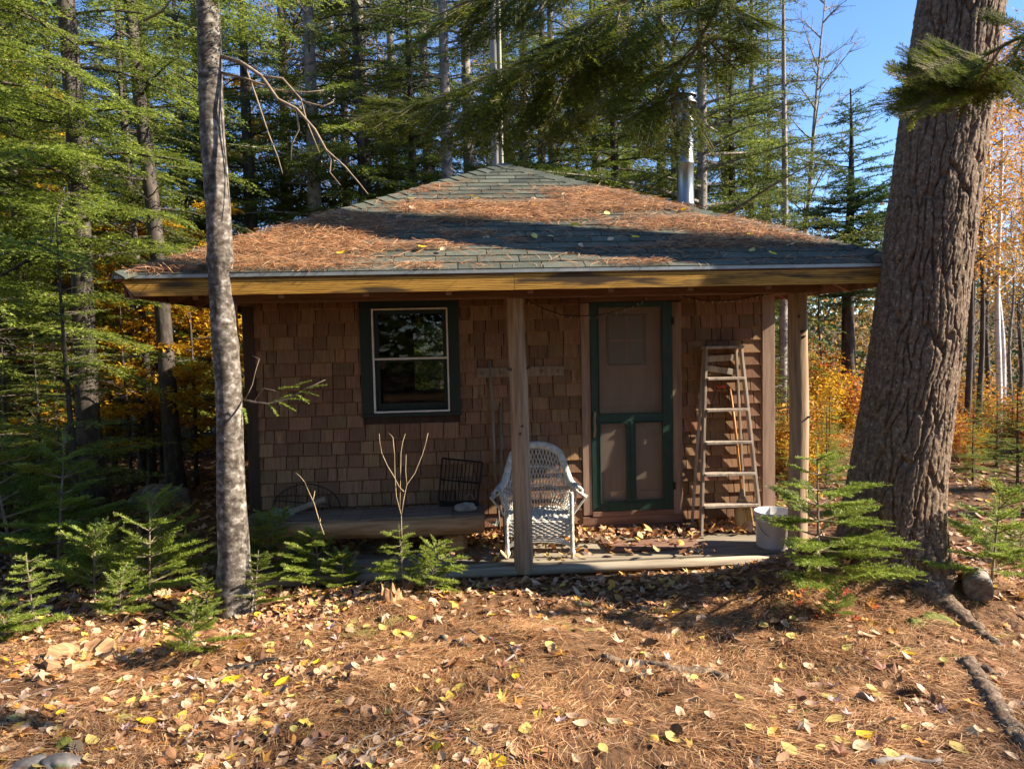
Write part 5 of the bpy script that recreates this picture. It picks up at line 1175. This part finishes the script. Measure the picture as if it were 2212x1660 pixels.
# overhead boughs of a fir standing beside the photographer
def overhead():
    rg = np.random.default_rng(91); tx, ty = 2.9, 1.0; z0 = float(gz(tx, ty))
    root = empty('overhanging_fir', (tx, ty, z0), 0, 'near fir whose shaded boughs hang across the top of the view', 'tree'); O = Vector((tx, ty, z0))
    mb = MB(); mb.tube([(0, 0, -.1), (0, 0, 2), (.03, 0, 5), (.05, 0, 8)], [.12, .10, .07, .02], 14); mb.build('trunk', MT['bark_grey'], root, True)
    lb_ = MB()
    def P(a): return at(a[0], a[1], a[2])-O
    limbs = [([(0, 0, 3.3)], [(1900, -330, 2.2), (1600, -140, 2.5), (1350, 0, 2.6), (1180, 108, 2.7), (1000, 190, 2.8), (880, 235, 2.9)], .016),
             ([(0, 0, 3.0)], [(2100, -200, 2.0), (1750, -120, 2.3), (1560, -10, 2.45), (1500, 110, 2.5), (1440, 210, 2.5), (1390, 290, 2.5)], .012),
             ([(0, 0, 2.55)], [(2330, 30, 2.4), (2212, 75, 2.9), (2110, 130, 3.0), (2010, 195, 3.05), (1930, 240, 3.1)], .010),
             ([(0, 0, 3.5)], [(1900, -400, 2.6), (1500, -230, 3.0), (1250, -110, 3.2), (1060, -20, 3.3), (930, 40, 3.4)], .014)]
    paths = []
    for a, b, r_ in limbs:
        p = [Vector(q) for q in a]+[P(q) for q in b]; lb_.tube(p, list(np.linspace(r_, .003, len(p))), 7); paths.append(p)
    subs = [((1320, 20, 2.6), (1225, 190, 2.55)), ((1260, 60, 2.65), (1160, 330, 2.6)), ((1180, 108, 2.7), (1060, 330, 2.65)), ((1100, 140, 2.75), (930, 330, 2.7)), ((1000, 190, 2.8), (820, 290, 2.8)), ((920, 220, 2.85), (765, 255, 2.85)), ((1340, 5, 2.6), (1300, 250, 2.5)), ((1400, -30, 2.55), (1330, 130, 2.45)),
            ((1500, 110, 2.5), (1380, 190, 2.5)), ((1510, 60, 2.5), (1590, 150, 2.45)), ((1440, 210, 2.5), (1340, 265, 2.45)), ((1470, 160, 2.5), (1430, 330, 2.45)), ((1560, -10, 2.45), (1640, 60, 2.4)), ((1580, -40, 2.45), (1480, 40, 2.4)), ((1050, -20, 3.3), (880, 110, 3.3)), ((1150, -70, 3.25), (980, 130, 3.2)), ((1240, -100, 3.2), (1120, 90, 3.1)),
            ((2130, 120, 3.0), (1990, 150, 2.50)), ((2080, 150, 3.0), (1930, 170, 2.50)), ((2080, 150, 3.0), (1960, 255, 2.50)), ((2040, 175, 3.0), (1905, 235, 3.0)), ((2160, 105, 2.50), (2060, 255, 2.9)), ((2212, 75, 2.9), (2150, 210, 2.85)), ((2212, 75, 2.9), (2230, 240, 2.8)), ((2240, 60, 2.8), (2180, 60, 2.75)), ((1290, 40, 2.6), (1130, 150, 2.5)), ((1200, 90, 2.7), (1240, 320, 2.6))]
    B, T, Ln, NV = [], [], [], []; dn = np.array([0, 0, -1.0])
    for a, b in subs:
        p0 = np.array(P(a)); p1 = np.array(P(b)); d = p1-p0; l = np.linalg.norm(d); d /= l
        lb_.tube([p0, p0+d*l*.5+dn*.01, p1], [.005, .0035, .0015], 5, False)
        B.append(p0+d*l*.15); T.append(d); Ln.append(l*.85)
        nv = nrm(np.array([0, 0, .75])-np.array(CF)*rg.uniform(.25, .9)+rg.normal(0, .22, 3)); s1 = nrm(np.cross(d, nv)); NV.append(nv)
        n = max(6, int(l/.026))
        for j in range(n):
            t = .1+.88*(j+rg.random()*.4)/n
            for sg in (-1, 1):
                if rg.random() < .1: continue
                Tt = nrm(d*.74+s1*sg*.67+nv*rg.normal(0, .07)); ln = (.24*(1.08-t)+.03)*rg.uniform(.7, 1.1)
                q = p0+d*l*t; lb_.tube([q, q+Tt*ln], [.0018, .0008], 3, False)
                B.append(q); T.append(Tt); Ln.append(ln); NV.append(nv)
                if ln > .10:
                    for s3 in (-1, 1):
                        for f in (.35, .6): B.append(q+Tt*ln*f); T.append(nrm(Tt*.75+nrm(np.cross(Tt, nv))*s3*.62)); Ln.append(ln*.38); NV.append(nv)
    for p in paths:
        for i in range(2, len(p)-1):
            for q in range(10):
                b = p[i].lerp(p[i+1], rg.random()); d = nrm(np.array(p[i+1]-p[i])); B.append(np.array(b)); T.append(nrm(d+rg.normal(0, .55, 3))); Ln.append(rg.uniform(.05, .14)); NV.append(np.array([0, -.5, .8]))
    lb_.build('limb', MT['twig'], root, True)
    link('crown', tri_mesh('crown', needles_on_twigs(rg, np.array(B), np.array(T), np.array(Ln), .0022, .025, .0036, flat=.22, curl=.06, upv=np.array(NV)), MT['nearfir']), root)
overhead()

# ---------------------------------------------------------------- stumps, logs, stones, sticks
def stump(name, px, py, r, h, seed, mat, lb):
    g = ground_hit(px, py); rg = np.random.default_rng(seed); n = 36; V = []; F_ = []; ms = 12
    for i in range(ms+1):
        t = i/ms
        for k in range(n):
            a = 6.283*k/n; hh = h*(1+.7*(float(fbm(math.cos(a)*2+5, math.sin(a)*2+seed, seed))-.5)*1.6); rr = r*(1.15-.25*t+.16*(float(fbm(k*.7, t*2, seed+1))-.5)+.06*math.sin(9*a))
            V.append((rr*math.cos(a), rr*math.sin(a), -.06+t*hh))
    for k in range(n):
        V.append((V[ms*n+k][0]*.55, V[ms*n+k][1]*.55, V[ms*n+k][2]-.35*h))
    for i in range(ms+1):
        for k in range(n): F_.append((i*n+k, i*n+(k+1) % n, (i+1)*n+(k+1) % n, (i+1)*n+k))
    o = empty(name, g, 0, lb, 'stump'); mb = MB(); mb.add(V, F_); mb.add([V[(ms+1)*n+k] for k in range(n)], [tuple(range(n))]); mb.build('stump_wood', MT[mat], o)
    return o
st1 = stump('rotten_stump', 845, 1298, .075, .15, 3, 'log', 'rotten upright stump with a fir sapling on it')
st2 = stump('mossy_stump', 172, 1425, .20, .12, 5, 'log', 'low broken mossy stump at the left front')
def lying(name, pts, r0, r1, mat, lb, cat, n=8, lift=.3, wob=.006):
    P = [ground_hit(a, c_) for a, c_ in pts]; m_ = len(P); o = empty(name, P[0], 0, lb, cat); mb = MB(); Q = []; Rr = []
    for i in range(m_-1):
        for t in np.linspace(0, 1, 6, endpoint=(i == m_-2)):
            q = P[i].lerp(P[i+1], t); f = (i+t)/(m_-1); rr = r0*(1-f)+r1*f; q.z = float(gz(q.x, q.y))+rr*lift+.012
            Q.append(q-P[0]+Vector((wob*math.sin(len(Q)*1.9), wob*math.cos(len(Q)*2.3), wob*.5*math.sin(len(Q)*1.3)))); Rr.append(rr*(1+.1*math.sin(len(Q)*2.7)))
    mb.tube(Q, Rr, n); mb.build('stick_wood', MT[mat], o, True); return o
def fork(o, pts, r, mat):
    O = o.location; mb = MB(); mb.tube([ground_hit(a, c_)+Vector((0, 0, r+.012))-O for a, c_ in pts], list(np.linspace(r, r*.4, len(pts))), 6); mb.build('side_twig', MT[mat], o, True)
s = lying('fallen_branch', [(1012, 1362), (1060, 1385), (1105, 1402), (1122, 1440), (1140, 1452)], .008, .005, 'bark_grey', 'forked grey twig lying in the middle of the clearing', 'branch'); fork(s, [(1110, 1420), (1070, 1450), (1055, 1490), (1058, 1515)], .007, 'bark_grey')
s = lying('fallen_branch', [(865, 1540), (915, 1560), (960, 1590), (1040, 1620), (1110, 1640)], .009, .004, 'bark_grey', 'long dark curved twig at the bottom centre', 'branch'); fork(s, [(920, 1568), (880, 1590), (845, 1600)], .006, 'bark_grey')
lying('rotting_limb', [(1300, 1425), (1370, 1438), (1450, 1450), (1530, 1455), (1565, 1470)], .022, .030, 'bark_pine', 'thick dark limb half sunk in needles right of centre', 'branch', lift=.1)
lying('fallen_branch', [(400, 1605), (470, 1530), (540, 1470), (600, 1440), (640, 1430)], .007, .004, 'bark_grey', 'pale straight stick left of the bright yellow leaves', 'branch')
lying('fallen_branch', [(0, 1480), (30, 1465), (75, 1450)], .008, .005, 'bark_grey', 'short pale stick at the left edge', 'branch')
lying('fallen_branch', [(0, 1535), (60, 1505), (120, 1490)], .006, .004, 'bark_grey', 'thin stick below the short pale one at the left', 'branch')
lying('fallen_branch', [(1555, 1355), (1590, 1385), (1640, 1410)], .008, .004, 'twig', 'hooked brown twig near the big pine roots', 'branch')
lying('fallen_branch', [(1690, 1545), (1720, 1565), (1760, 1585), (1795, 1600)], .006, .004, 'bark_dark', 'short dark twig below the pine roots', 'branch')
lying('fallen_branch', [(760, 1660), (800, 1625), (850, 1600)], .007, .004, 'bark_grey', 'grey twig reaching in from the bottom edge', 'branch')
lying('fallen_branch', [(700, 1660), (790, 1600), (860, 1555), (905, 1530)], .005, .003, 'bark_grey', 'faint long twig crossing the bottom left of centre', 'branch')
lying('fallen_branch', [(1880, 1655), (1960, 1645), (2030, 1652)], .014, .012, 'bark_grey', 'stout pale stick at the bottom right edge', 'branch')
lying('fallen_branch', [(952, 1380), (985, 1390), (1010, 1400)], .013, .010, 'bark_dark', 'stubby brown stick left of the forked twig', 'branch')
bt = lying('black_tube', [(488, 1452), (505, 1447), (530, 1443), (562, 1435), (598, 1428)], .016, .013, 'black', 'black plastic tube lying among leaves before the pale trunk', 'tube', n=12, wob=0)
# cut log at the right
g = ground_hit(2112, 1296); lr = empty('cut_log', g+Vector((0, 0, .07)), R(62), 'short cut log with dark end lying right of the roots', 'log')
lm = MB(); lm.tube([(-.01, 0, 0), (.10, 0, .005), (.22, 0, .01)], [.088, .092, .09], 22); lm.build('log_bark', MT['bark_grey'], lr, True)
MB().tube([(-.014, 0, 0), (-.012, 0, 0)], [.078, .078], 20).build('cut_end', MT['logtop'], lr)
# stones
for i, (px, py, s_, lb, mt__) in enumerate(((135, 1652, (.10, .08, .035), 'moss-capped pale stone at the bottom left', 'mossrock'), (70, 1652, (.08, .07, .028), 'smaller pale stone left of the moss-capped one', 'mossrock'), (345, 1090, (.42, .3, .24), 'big mossy boulder at the foot of the dark trunks', 'mossrock'))):
    g = ground_hit(px, py); o = link('stone', rock_mesh('stone', MT[mt__], *s_, 60+i, 18), None, g+Vector((0, 0, s_[2]*.1)), (0, 0, i*1.1)); tag(o, lb, 'stone')
# pine cones
def cone_mesh():
    mb = MB(); rg = random.Random(3)
    for k in range(90):
        t = k/90; a = k*2.39996; x = -.055+.11*t; r_ = .022*math.sin(min(1, t*1.15+.12)*math.pi*.93)+.004
        p = Vector((x, r_*.5*math.cos(a), r_*.5*math.sin(a))); d = Vector((.35, math.cos(a), math.sin(a))).normalized(); sd_ = Vector((0, -math.sin(a), math.cos(a)))
        q = p+d*r_*.75; mb.add([p-sd_*.004, p+sd_*.004, q+sd_*.006, q+d*.004, q-sd_*.006], [(0, 1, 2, 3, 4)])
    return mb.mesh('cone', MT['twig'])
cm = cone_mesh()
for px, py, lb in ((1958, 1503, 'pine cone lying near the forked root'), (1865, 1515, 'pine cone left of the forked root'), (165, 1625, 'pine cone leaning on the pale stone'), (1405, 1395, 'small dark cone behind the thick limb'), (1460, 1590, 'pale cone standing in needles bottom right of centre')):
    g = ground_hit(px, py); o = empty('pine_cone', g+Vector((0, 0, .022)), px*.3, lb, 'pine cone'); link('scales', cm, o, scale=(.9, .9, .9))
# moss cushions
mb = MB(); rg = random.Random(8)
def cushion(g, rx, ry, h, seed):
    n = 16; V = []
    for i in range(6):
        t = i/5
        for k in range(n):
            a = 6.283*k/n; q = 1+.25*math.sin(3*a+seed)+.12*math.sin(7*a+seed*2); x = g.x+rx*(1-t)*math.cos(a)*q; y = g.y+ry*(1-t)*math.sin(a)*q
            V.append((x, y, float(gz(x, y))+h*(1-(1-t)**2)-.004+rg.uniform(-.003, .004)))
    mb.add(V, [(i*n+k, i*n+(k+1) % n, (i+1)*n+(k+1) % n, (i+1)*n+k) for i in range(5) for k in range(n)])
for px, py, rx, ry, h in ((1195, 1345, .22, .07, .02), (1250, 1360, .15, .06, .015), (2020, 1340, .12, .08, .05), (1975, 1345, .07, .06, .035), (1950, 1400, .14, .06, .012), (770, 1360, .16, .10, .012), (830, 1340, .12, .08, .012), (2060, 1420, .05, .04, .02), (90, 1640, .03, .03, .03), (140, 1612, .05, .04, .05), (1530, 1340, .10, .05, .012), (720, 1500, .05, .04, .01)):
    cushion(ground_hit(px, py), rx, ry, h, px)
o = mb.build('moss', MT['moss'], None, True); tag(o, 'low cushions of yellow-green moss on the clearing floor', 'moss', kind='stuff')
# dead stems in front of the bench
def c6(x, y): return ((700+x/2.949)*.737, (1250+y/2.949)*.737)
def stems(name, y, base, lines, lb, r=.0045):
    b = at(*c6(*base), y); o = empty(name, b, 0, lb, 'dead plant'); mb = MB()
    for l in lines:
        p = [at(*c6(a, c_), y+.02*k)-b for k, (a, c_) in enumerate(l)]; mb.tube(p, list(np.linspace(r, r*.45, len(p))), 6)
    mb.build('stem', MT['deadtwig'], o, True)
stems('dead_plant', 5.0, (1408, 960), [[(1408, 960), (1405, 850), (1403, 765), (1360, 600), (1348, 420), (1345, 250), (1332, 150)], [(1403, 765), (1425, 620), (1450, 500), (1520, 400), (1585, 240), (1612, 150), (1634, 55)], [(1425, 560), (1385, 520), (1340, 430), (1285, 340), (1235, 230), (1218, 140), (1212, 60)], [(1390, 700), (1395, 450), (1400, 220), (1415, 130), (1438, 60)], [(1450, 500), (1440, 380), (1445, 240)], [(1345, 250), (1330, 90), (1290, 50)]], 'tall bare forked dead stem rising from the stump sapling', .0030)
stems('dead_plant', 5.1, (735, 930), [[(735, 930), (690, 800), (650, 660), (600, 555), (570, 480), (530, 430), (490, 395)], [(640, 630), (650, 590), (656, 552)], [(700, 830), (705, 790)]], 'short bare yellow stem rising left of the middle sapling', .0036)

# ---------------------------------------------------------------- fallen leaves and needles
def ovate(n=5, curl=.25, tw=.1, bend=.15):
    V = []
    for i in range(n+1):
        t = i/n; wd_ = .36*math.sin(math.pi*min(1, t**.8))**.8*(1-.25*t) if 0 < t < 1 else .0
        z = bend*(t-.5)**2
        V += [(t-.5, -wd_, z+curl*wd_*.9+tw*wd_*(t-.5)), (t-.5, 0, z), (t-.5, wd_, z+curl*wd_*.7-tw*wd_*(t-.5))]
    F_ = []
    for i in range(n):
        a = i*3; F_ += [(a, a+1, a+4), (a, a+4, a+3), (a+1, a+2, a+5), (a+1, a+5, a+4)]
    return np.array(V), np.array(F_)
def maple(curl=.3, seed=0):
    rg = random.Random(seed); lob = [(-160, .18), (-125, .42), (-100, .26), (-62, .60), (-35, .30), (0, .68), (35, .30), (62, .60), (100, .26), (125, .42), (160, .18)]
    V = [(0, 0, 0)]
    for a, r_ in lob: V.append((r_*math.cos(R(a))*.85, r_*math.sin(R(a))*.85, curl*r_*r_+rg.uniform(-.09, .09)))
    return np.array(V), np.array([(0, i, i+1) for i in range(1, 11)])
TPL = [ovate(5, .35, .2, .5), ovate(5, .1, .0, .2), ovate(5, .6, .5, .9), maple(.3, 1), maple(.8, 2), maple(-.5, 3)]
def scatter_leaves(rg, X, Y, size, lift=.012, tilt=.3, zfun=gz, frame=None):
    """returns verts, faces"""
    AV, AF, k0 = [], [], 0; kind = rg.choice(6, len(X), p=(.27, .24, .20, .10, .12, .07))
    Z = zfun(X, Y)
    for k in range(6):
        s = np.where(kind == k)[0]
        if not len(s): continue
        v, f = TPL[k]; n = len(s); a = rg.uniform(0, 6.28, n); sc_ = (size*rg.uniform(.6, 1.3, n))*(1.15 if k > 2 else 1)
        q = v[None]*sc_[:, None, None]; ca, sa = np.cos(a)[:, None], np.sin(a)[:, None]
        x = q[..., 0]*ca-q[..., 1]*sa; y = q[..., 0]*sa+q[..., 1]*ca; tx = rg.normal(0, tilt, n)[:, None]; ty = rg.normal(0, tilt, n)[:, None]
        z = q[..., 2]*np.where(rg.random(n) < .3, -1, 1)[:, None]+x*tx+y*ty
        z = z-np.min(z, 1, keepdims=True)*.65
        P = np.stack([X[s][:, None]+x, Y[s][:, None]+y, Z[s][:, None]+z+lift*rg.random(n)[:, None]], -1)
        AV.append(P.reshape(-1, 3)); AF.append((f[None]+(np.arange(n)*len(v))[:, None, None]).reshape(-1, 3)+k0); k0 += n*len(v)
    return np.concatenate(AV), np.concatenate(AF)
def porch_ok(x, y):
    ly = (x-CAB.x)*AN.x+(y-CAB.y)*AN.y; lx = (x-CAB.x)*AX.x+(y-CAB.y)*AX.y
    return ~((ly > -.97) & (np.abs(lx) < 2.52))
rg = np.random.default_rng(101)
# leaf litter mass on the forest floor
def sample(n, y0, y1, pw=1.0):
    y = y0+(y1-y0)*rg.random(n)**pw; x = (rg.random(n)*2-1)*(.74*y+.35); return x, y
def leafdens(x, y):
    d = .09+.9*sst(y, 4.75, 5.35)+.55*sst(-x, .3, 1.4)+.25*sst(fbm(x*1.1, y*1.1, 55), .5, .62); d = d*(.45+.9*sst(fbm(x*3.1, y*3.1, 57), .38, .56))
    d = d*(1-.6*sst(y, 6.5, 9))+.3*sst(y, 7, 10)
    return np.clip(d, 0, 1)
x, y = sample(15000, 2.3, 6.4, .8); k = (rg.random(len(x)) < leafdens(x, y)) & porch_ok(x, y); V1, F1 = scatter_leaves(rg, x[k], y[k], .066)
x, y = sample(9000, 6.2, 13, 1.0); k = porch_ok(x, y) & ~((np.abs(x) < 2.7) & (y > 5.9)); V2, F2 = scatter_leaves(rg, x[k], y[k], .085)
ll = link('leaf_litter', poly_mesh('leaf_litter', np.concatenate([V1, V2]), np.concatenate([F1, F2+len(V1)]), MT['litter'])); tag(ll, 'carpet of small brown fallen leaves across the clearing', 'leaf litter', kind='stuff')
# drift of leaves on the porch, against the wall and door
n = 1500; lx = rg.uniform(-2.4, 2.3, n); ly = -.02-np.abs(rg.normal(0, .16, n)); q = rg.random(n)
k = (ly > -.9) & ((lx > -.4) | (q < .4)) & ((lx < 1.55) | (ly > -.28)) & (q < .95)
n2 = 260; lx = np.concatenate([lx[k], rg.uniform(-1.5, 1.6, n2)]); ly = np.concatenate([ly[k], rg.uniform(-.9, -.1, n2)])
wx = CAB.x+AX.x*lx+AN.x*ly; wy = CAB.y+AX.y*lx+AN.y*ly
V3, F3 = scatter_leaves(rg, wx, wy, .07, .03, .45, zfun=lambda a, b: np.zeros(len(a))+.006+.02*rg.random(len(a)))
pl_ = link('porch_leaves', poly_mesh('porch_leaves', V3, F3, MT['litter'])); tag(pl_, 'drift of dry leaves on the porch boards against the door', 'leaf litter', kind='stuff')
# pine needles
def strips(P, D, N, L, W):
    S = nrm(np.cross(D, N))*W[:, None]*.5; b = P-D*L[:, None]*.5; m_ = P+N*(L*.04)[:, None]; e = P+D*L[:, None]*.5
    V = np.stack([b-S, b+S, m_+S, m_-S, e+S*.4, e-S*.4], 1); n = len(P); i = np.arange(n)*6
    return V.reshape(-1, 3), np.concatenate([np.stack([i, i+1, i+2, i+3], 1), np.stack([i+3, i+2, i+4, i+5], 1)])
x, y = sample(150000, 2.3, 6.0, .85)
nd = 1.0-.75*leafdens(x, y)*sst(y, 4.6, 5.2)-.35*sst(-x, .8, 2); nd = nd*(.35+.9*sst(fbm(x*2.2, y*2.2, 77), .32, .55))
k = (rg.random(len(x)) < nd) & porch_ok(x, y); x, y = x[k], y[k]; n = len(x)
flow = 6.283*fbm(x*.9, y*.9, 13)*1.6; a = flow+rg.normal(0, .75, n)
D = nrm(np.stack([np.cos(a), np.sin(a), rg.normal(0, .13, n)], 1)); Nn = np.tile(np.array([0, 0, 1.0]), (n, 1))
V, F_ = strips(np.stack([x, y, gz(x, y)+.006+.016*rg.random(n)], 1), D, nrm(Nn+rg.normal(0, .25, (n, 3))), rg.uniform(.05, .11, n), rg.uniform(.0016, .0030, n))
nl_ = link('pine_needle_litter', poly_mesh('pine_needle_litter', V, F_, MT['needles'])); tag(nl_, 'thick orange carpet of fallen pine needles on the clearing floor', 'needle litter', kind='stuff')
# needles on the roof
n = 150000; u = rg.uniform(-HW, HW, n); v = rg.random(n)*SLEN*.90
uu = u; f1 = fbm(uu*1.1+3, v*3.2, 41); band = sst(v, .25, .5)*sst(-v, -2.7, -1.7)
dens = sst(f1+.16*np.exp(-((v-1.05)/.55)**2), .44, .60)*band + .75*sst(-v, -.17, -.03)*sst(fbm(uu*2.5, v*2, 5), .36, .5) + .8*sst(-uu, .9, 1.6)*sst(-v, -1.3, -.9)
dens = np.clip(dens, 0, 1)+.05*sst(-v, -2.6, -1.8)+.015
k = (rg.random(n) < dens*.62) & (np.abs(u) < HW*(1-v/SLEN)-.04)
u, v = u[k], v[k]; n = len(u); a = rg.normal(0, .75, n)+np.where(rg.random(n) < .5, math.pi, 0)
ca, sa = math.cos(RA), math.sin(RA); ex = np.array(AX); ev = np.array(AN)*ca+np.array([0, 0, sa]); en = np.cross(ex, ev)
hh = .012+.05*rg.random(n)**1.6*np.clip(dens[k], 0, 1)
P = np.array(cab(0, EY, EZ))+u[:, None]*ex+v[:, None]*ev+hh[:, None]*en
D = nrm(np.cos(a)[:, None]*ex+np.sin(a)[:, None]*ev+rg.normal(0, .16, n)[:, None]*en)
V, F_ = strips(P, D, nrm(en+rg.normal(0, .3, (n, 3))), rg.uniform(.06, .13, n), rg.uniform(.0020, .0036, n))
rn = link('roof_needles', poly_mesh('roof_needles', V, F_, MT['rneedles'])); tag(rn, 'drifts of orange pine needles lying on the front roof slope', 'needle litter', kind='stuff')

# the fallen leaves that show largest, one by one
LM = {}
for nm, mt__, tp_, sz in (('yellow', 'lf_yellow', 1, .085), ('gold', 'lf_gold', 0, .09), ('tan', 'lf_tan', 0, .08), ('orange', 'lf_orange', 3, .085), ('brown', 'lf_brown', 4, .10), ('mauve', 'lf_pink', 4, .085), ('red', 'lf_red', 3, .075), ('tan2', 'lf_tan', 5, .09), ('yellow2', 'lf_yellow', 2, .08)):
    v, f = TPL[tp_]; v = v*sz; v = v-np.array([0, 0, v[:, 2].min()]); LM[nm] = poly_mesh('leaf', v, f, MT[mt__])
LB = {'yellow': ('oval pale yellow leaf lying flat on the clearing floor', 'flat yellow leaves on the ground'), 'yellow2': ('curled pale yellow leaf on the clearing floor', 'curled yellow leaves on the ground'), 'gold': ('deep golden oval leaf on the clearing floor', 'golden leaves on the ground'),
      'tan': ('tan oval leaf on the clearing floor', 'tan oval leaves on the ground'), 'tan2': ('tan lobed leaf on the clearing floor', 'tan lobed leaves on the ground'), 'orange': ('orange lobed leaf on the clearing floor', 'orange leaves on the ground'), 'brown': ('crumpled brown maple leaf on the clearing floor', 'brown maple leaves on the ground'),
      'mauve': ('faded mauve-grey lobed leaf on the clearing floor', 'mauve leaves on the ground'), 'red': ('bright red lobed leaf on the ground before the big pine', 'red leaves before the big pine')}
def put_leaf(kind, x, y, s, lb=None, grp=None, zz=None):
    e = .03; nx_ = -(float(gz(x+e, y))-float(gz(x-e, y)))/(2*e); ny_ = -(float(gz(x, y+e))-float(gz(x, y-e)))/(2*e)
    nv = Vector((nx_+rg.normal(0, .12), ny_+rg.normal(0, .12)-.10, 1)).normalized()
    qn = Vector((0, 0, 1)).rotation_difference(nv) @ Quaternion((0, 0, 1), rg.uniform(0, 6.28))
    o = link('fallen_leaf', LM[kind], None, (x, y, (float(gz(x, y)) if zz is None else zz)+.018)); o.rotation_mode = 'QUATERNION'; o.rotation_quaternion = qn; o.scale = (s, s, s)
    l0, g0 = LB[kind]; tag(o, lb or l0, 'leaf', grp if lb else g0)
put = []
for px, py, kind, s, lb in ((503, 1475, 'gold', 1.35, 'largest bright golden leaf, below the black tube'), (610, 1480, 'gold', 1.2, 'golden leaf right of the largest golden one'), (572, 1510, 'gold', 1.2, 'golden leaf beside the pale straight stick'), (1135, 1580, 'yellow', 1.15, 'large pale yellow leaf at the bottom centre'), (1800, 1560, 'yellow', 1.1, 'long pale yellow leaf at the lower right'), (45, 1440, 'gold', 1.1, 'golden spotted leaf near the left edge'), (110, 1420, 'yellow', 1.0, 'pale yellow leaf just right of the spotted golden one'), (315, 1566, 'gold', 1.1, 'golden leaf lying alone at the lower left'), (250, 1262, 'orange', 1.3, 'upright orange leaf caught among the saplings')):
    g = ground_hit(px, py); put_leaf(kind, g.x, g.y, s, lb, 'prominent leaves'); put.append((g.x, g.y))
kinds = ['yellow', 'yellow2', 'gold', 'tan', 'tan2', 'orange', 'brown', 'mauve']; pk_ = np.array([.22, .08, .07, .24, .11, .07, .11, .10])
c = 0; CLU = [(rg.uniform(0, 2211)**1.0*(.35 if k % 2 else 1), 1310+350*rg.random()) for k in range(44)]
while c < 272:
    if rg.random() < .35: px, py = rg.uniform(0, 2211), 1300+360*rg.random()**.8
    else:
        q_ = CLU[rg.integers(0, len(CLU))]; px, py = q_[0]+rg.normal(0, 60), q_[1]+rg.normal(0, 24)
    if not (0 < px < 2211 and 1285 < py < 1660): continue
    g = ground_hit(px, py)
    if any((g.x-a)**2+(g.y-b)**2 < .0045 for a, b in put): continue
    put.append((g.x, g.y)); put_leaf(str(rg.choice(kinds, p=pk_)), g.x, g.y, rg.uniform(.5, 1.2)); c += 1
for i in range(16):
    g = ground_hit(rg.uniform(1700, 1900), rg.uniform(1275, 1345)); put_leaf('red' if i % 2 else 'orange', g.x, g.y, rg.uniform(.8, 1.1))
# leaves on the roof
for i in range(46):
    u = rg.uniform(-2.3, 2.4); v = rg.uniform(.05, 2.2)
    if abs(u) > HW*(1-v/SLEN)-.15: continue
    p = cab(0, EY, EZ)+AX*u+Vector(ev)*v+Vector(en)*.035
    o = link('roof_leaf', LM[['yellow', 'tan', 'tan2', 'gold'][i % 4]], None, p); o.rotation_mode = 'QUATERNION'; o.rotation_quaternion = Vector((0, 0, 1)).rotation_difference((Vector(en)+Vector(rg.normal(0, .18, 3))).normalized()) @ Quaternion((0, 0, 1), rg.uniform(0, 6.28)); o.scale = (.9, .9, .9)
    tag(o, 'single pale fallen leaf resting on the front roof slope', 'leaf', 'leaves lying on the roof')
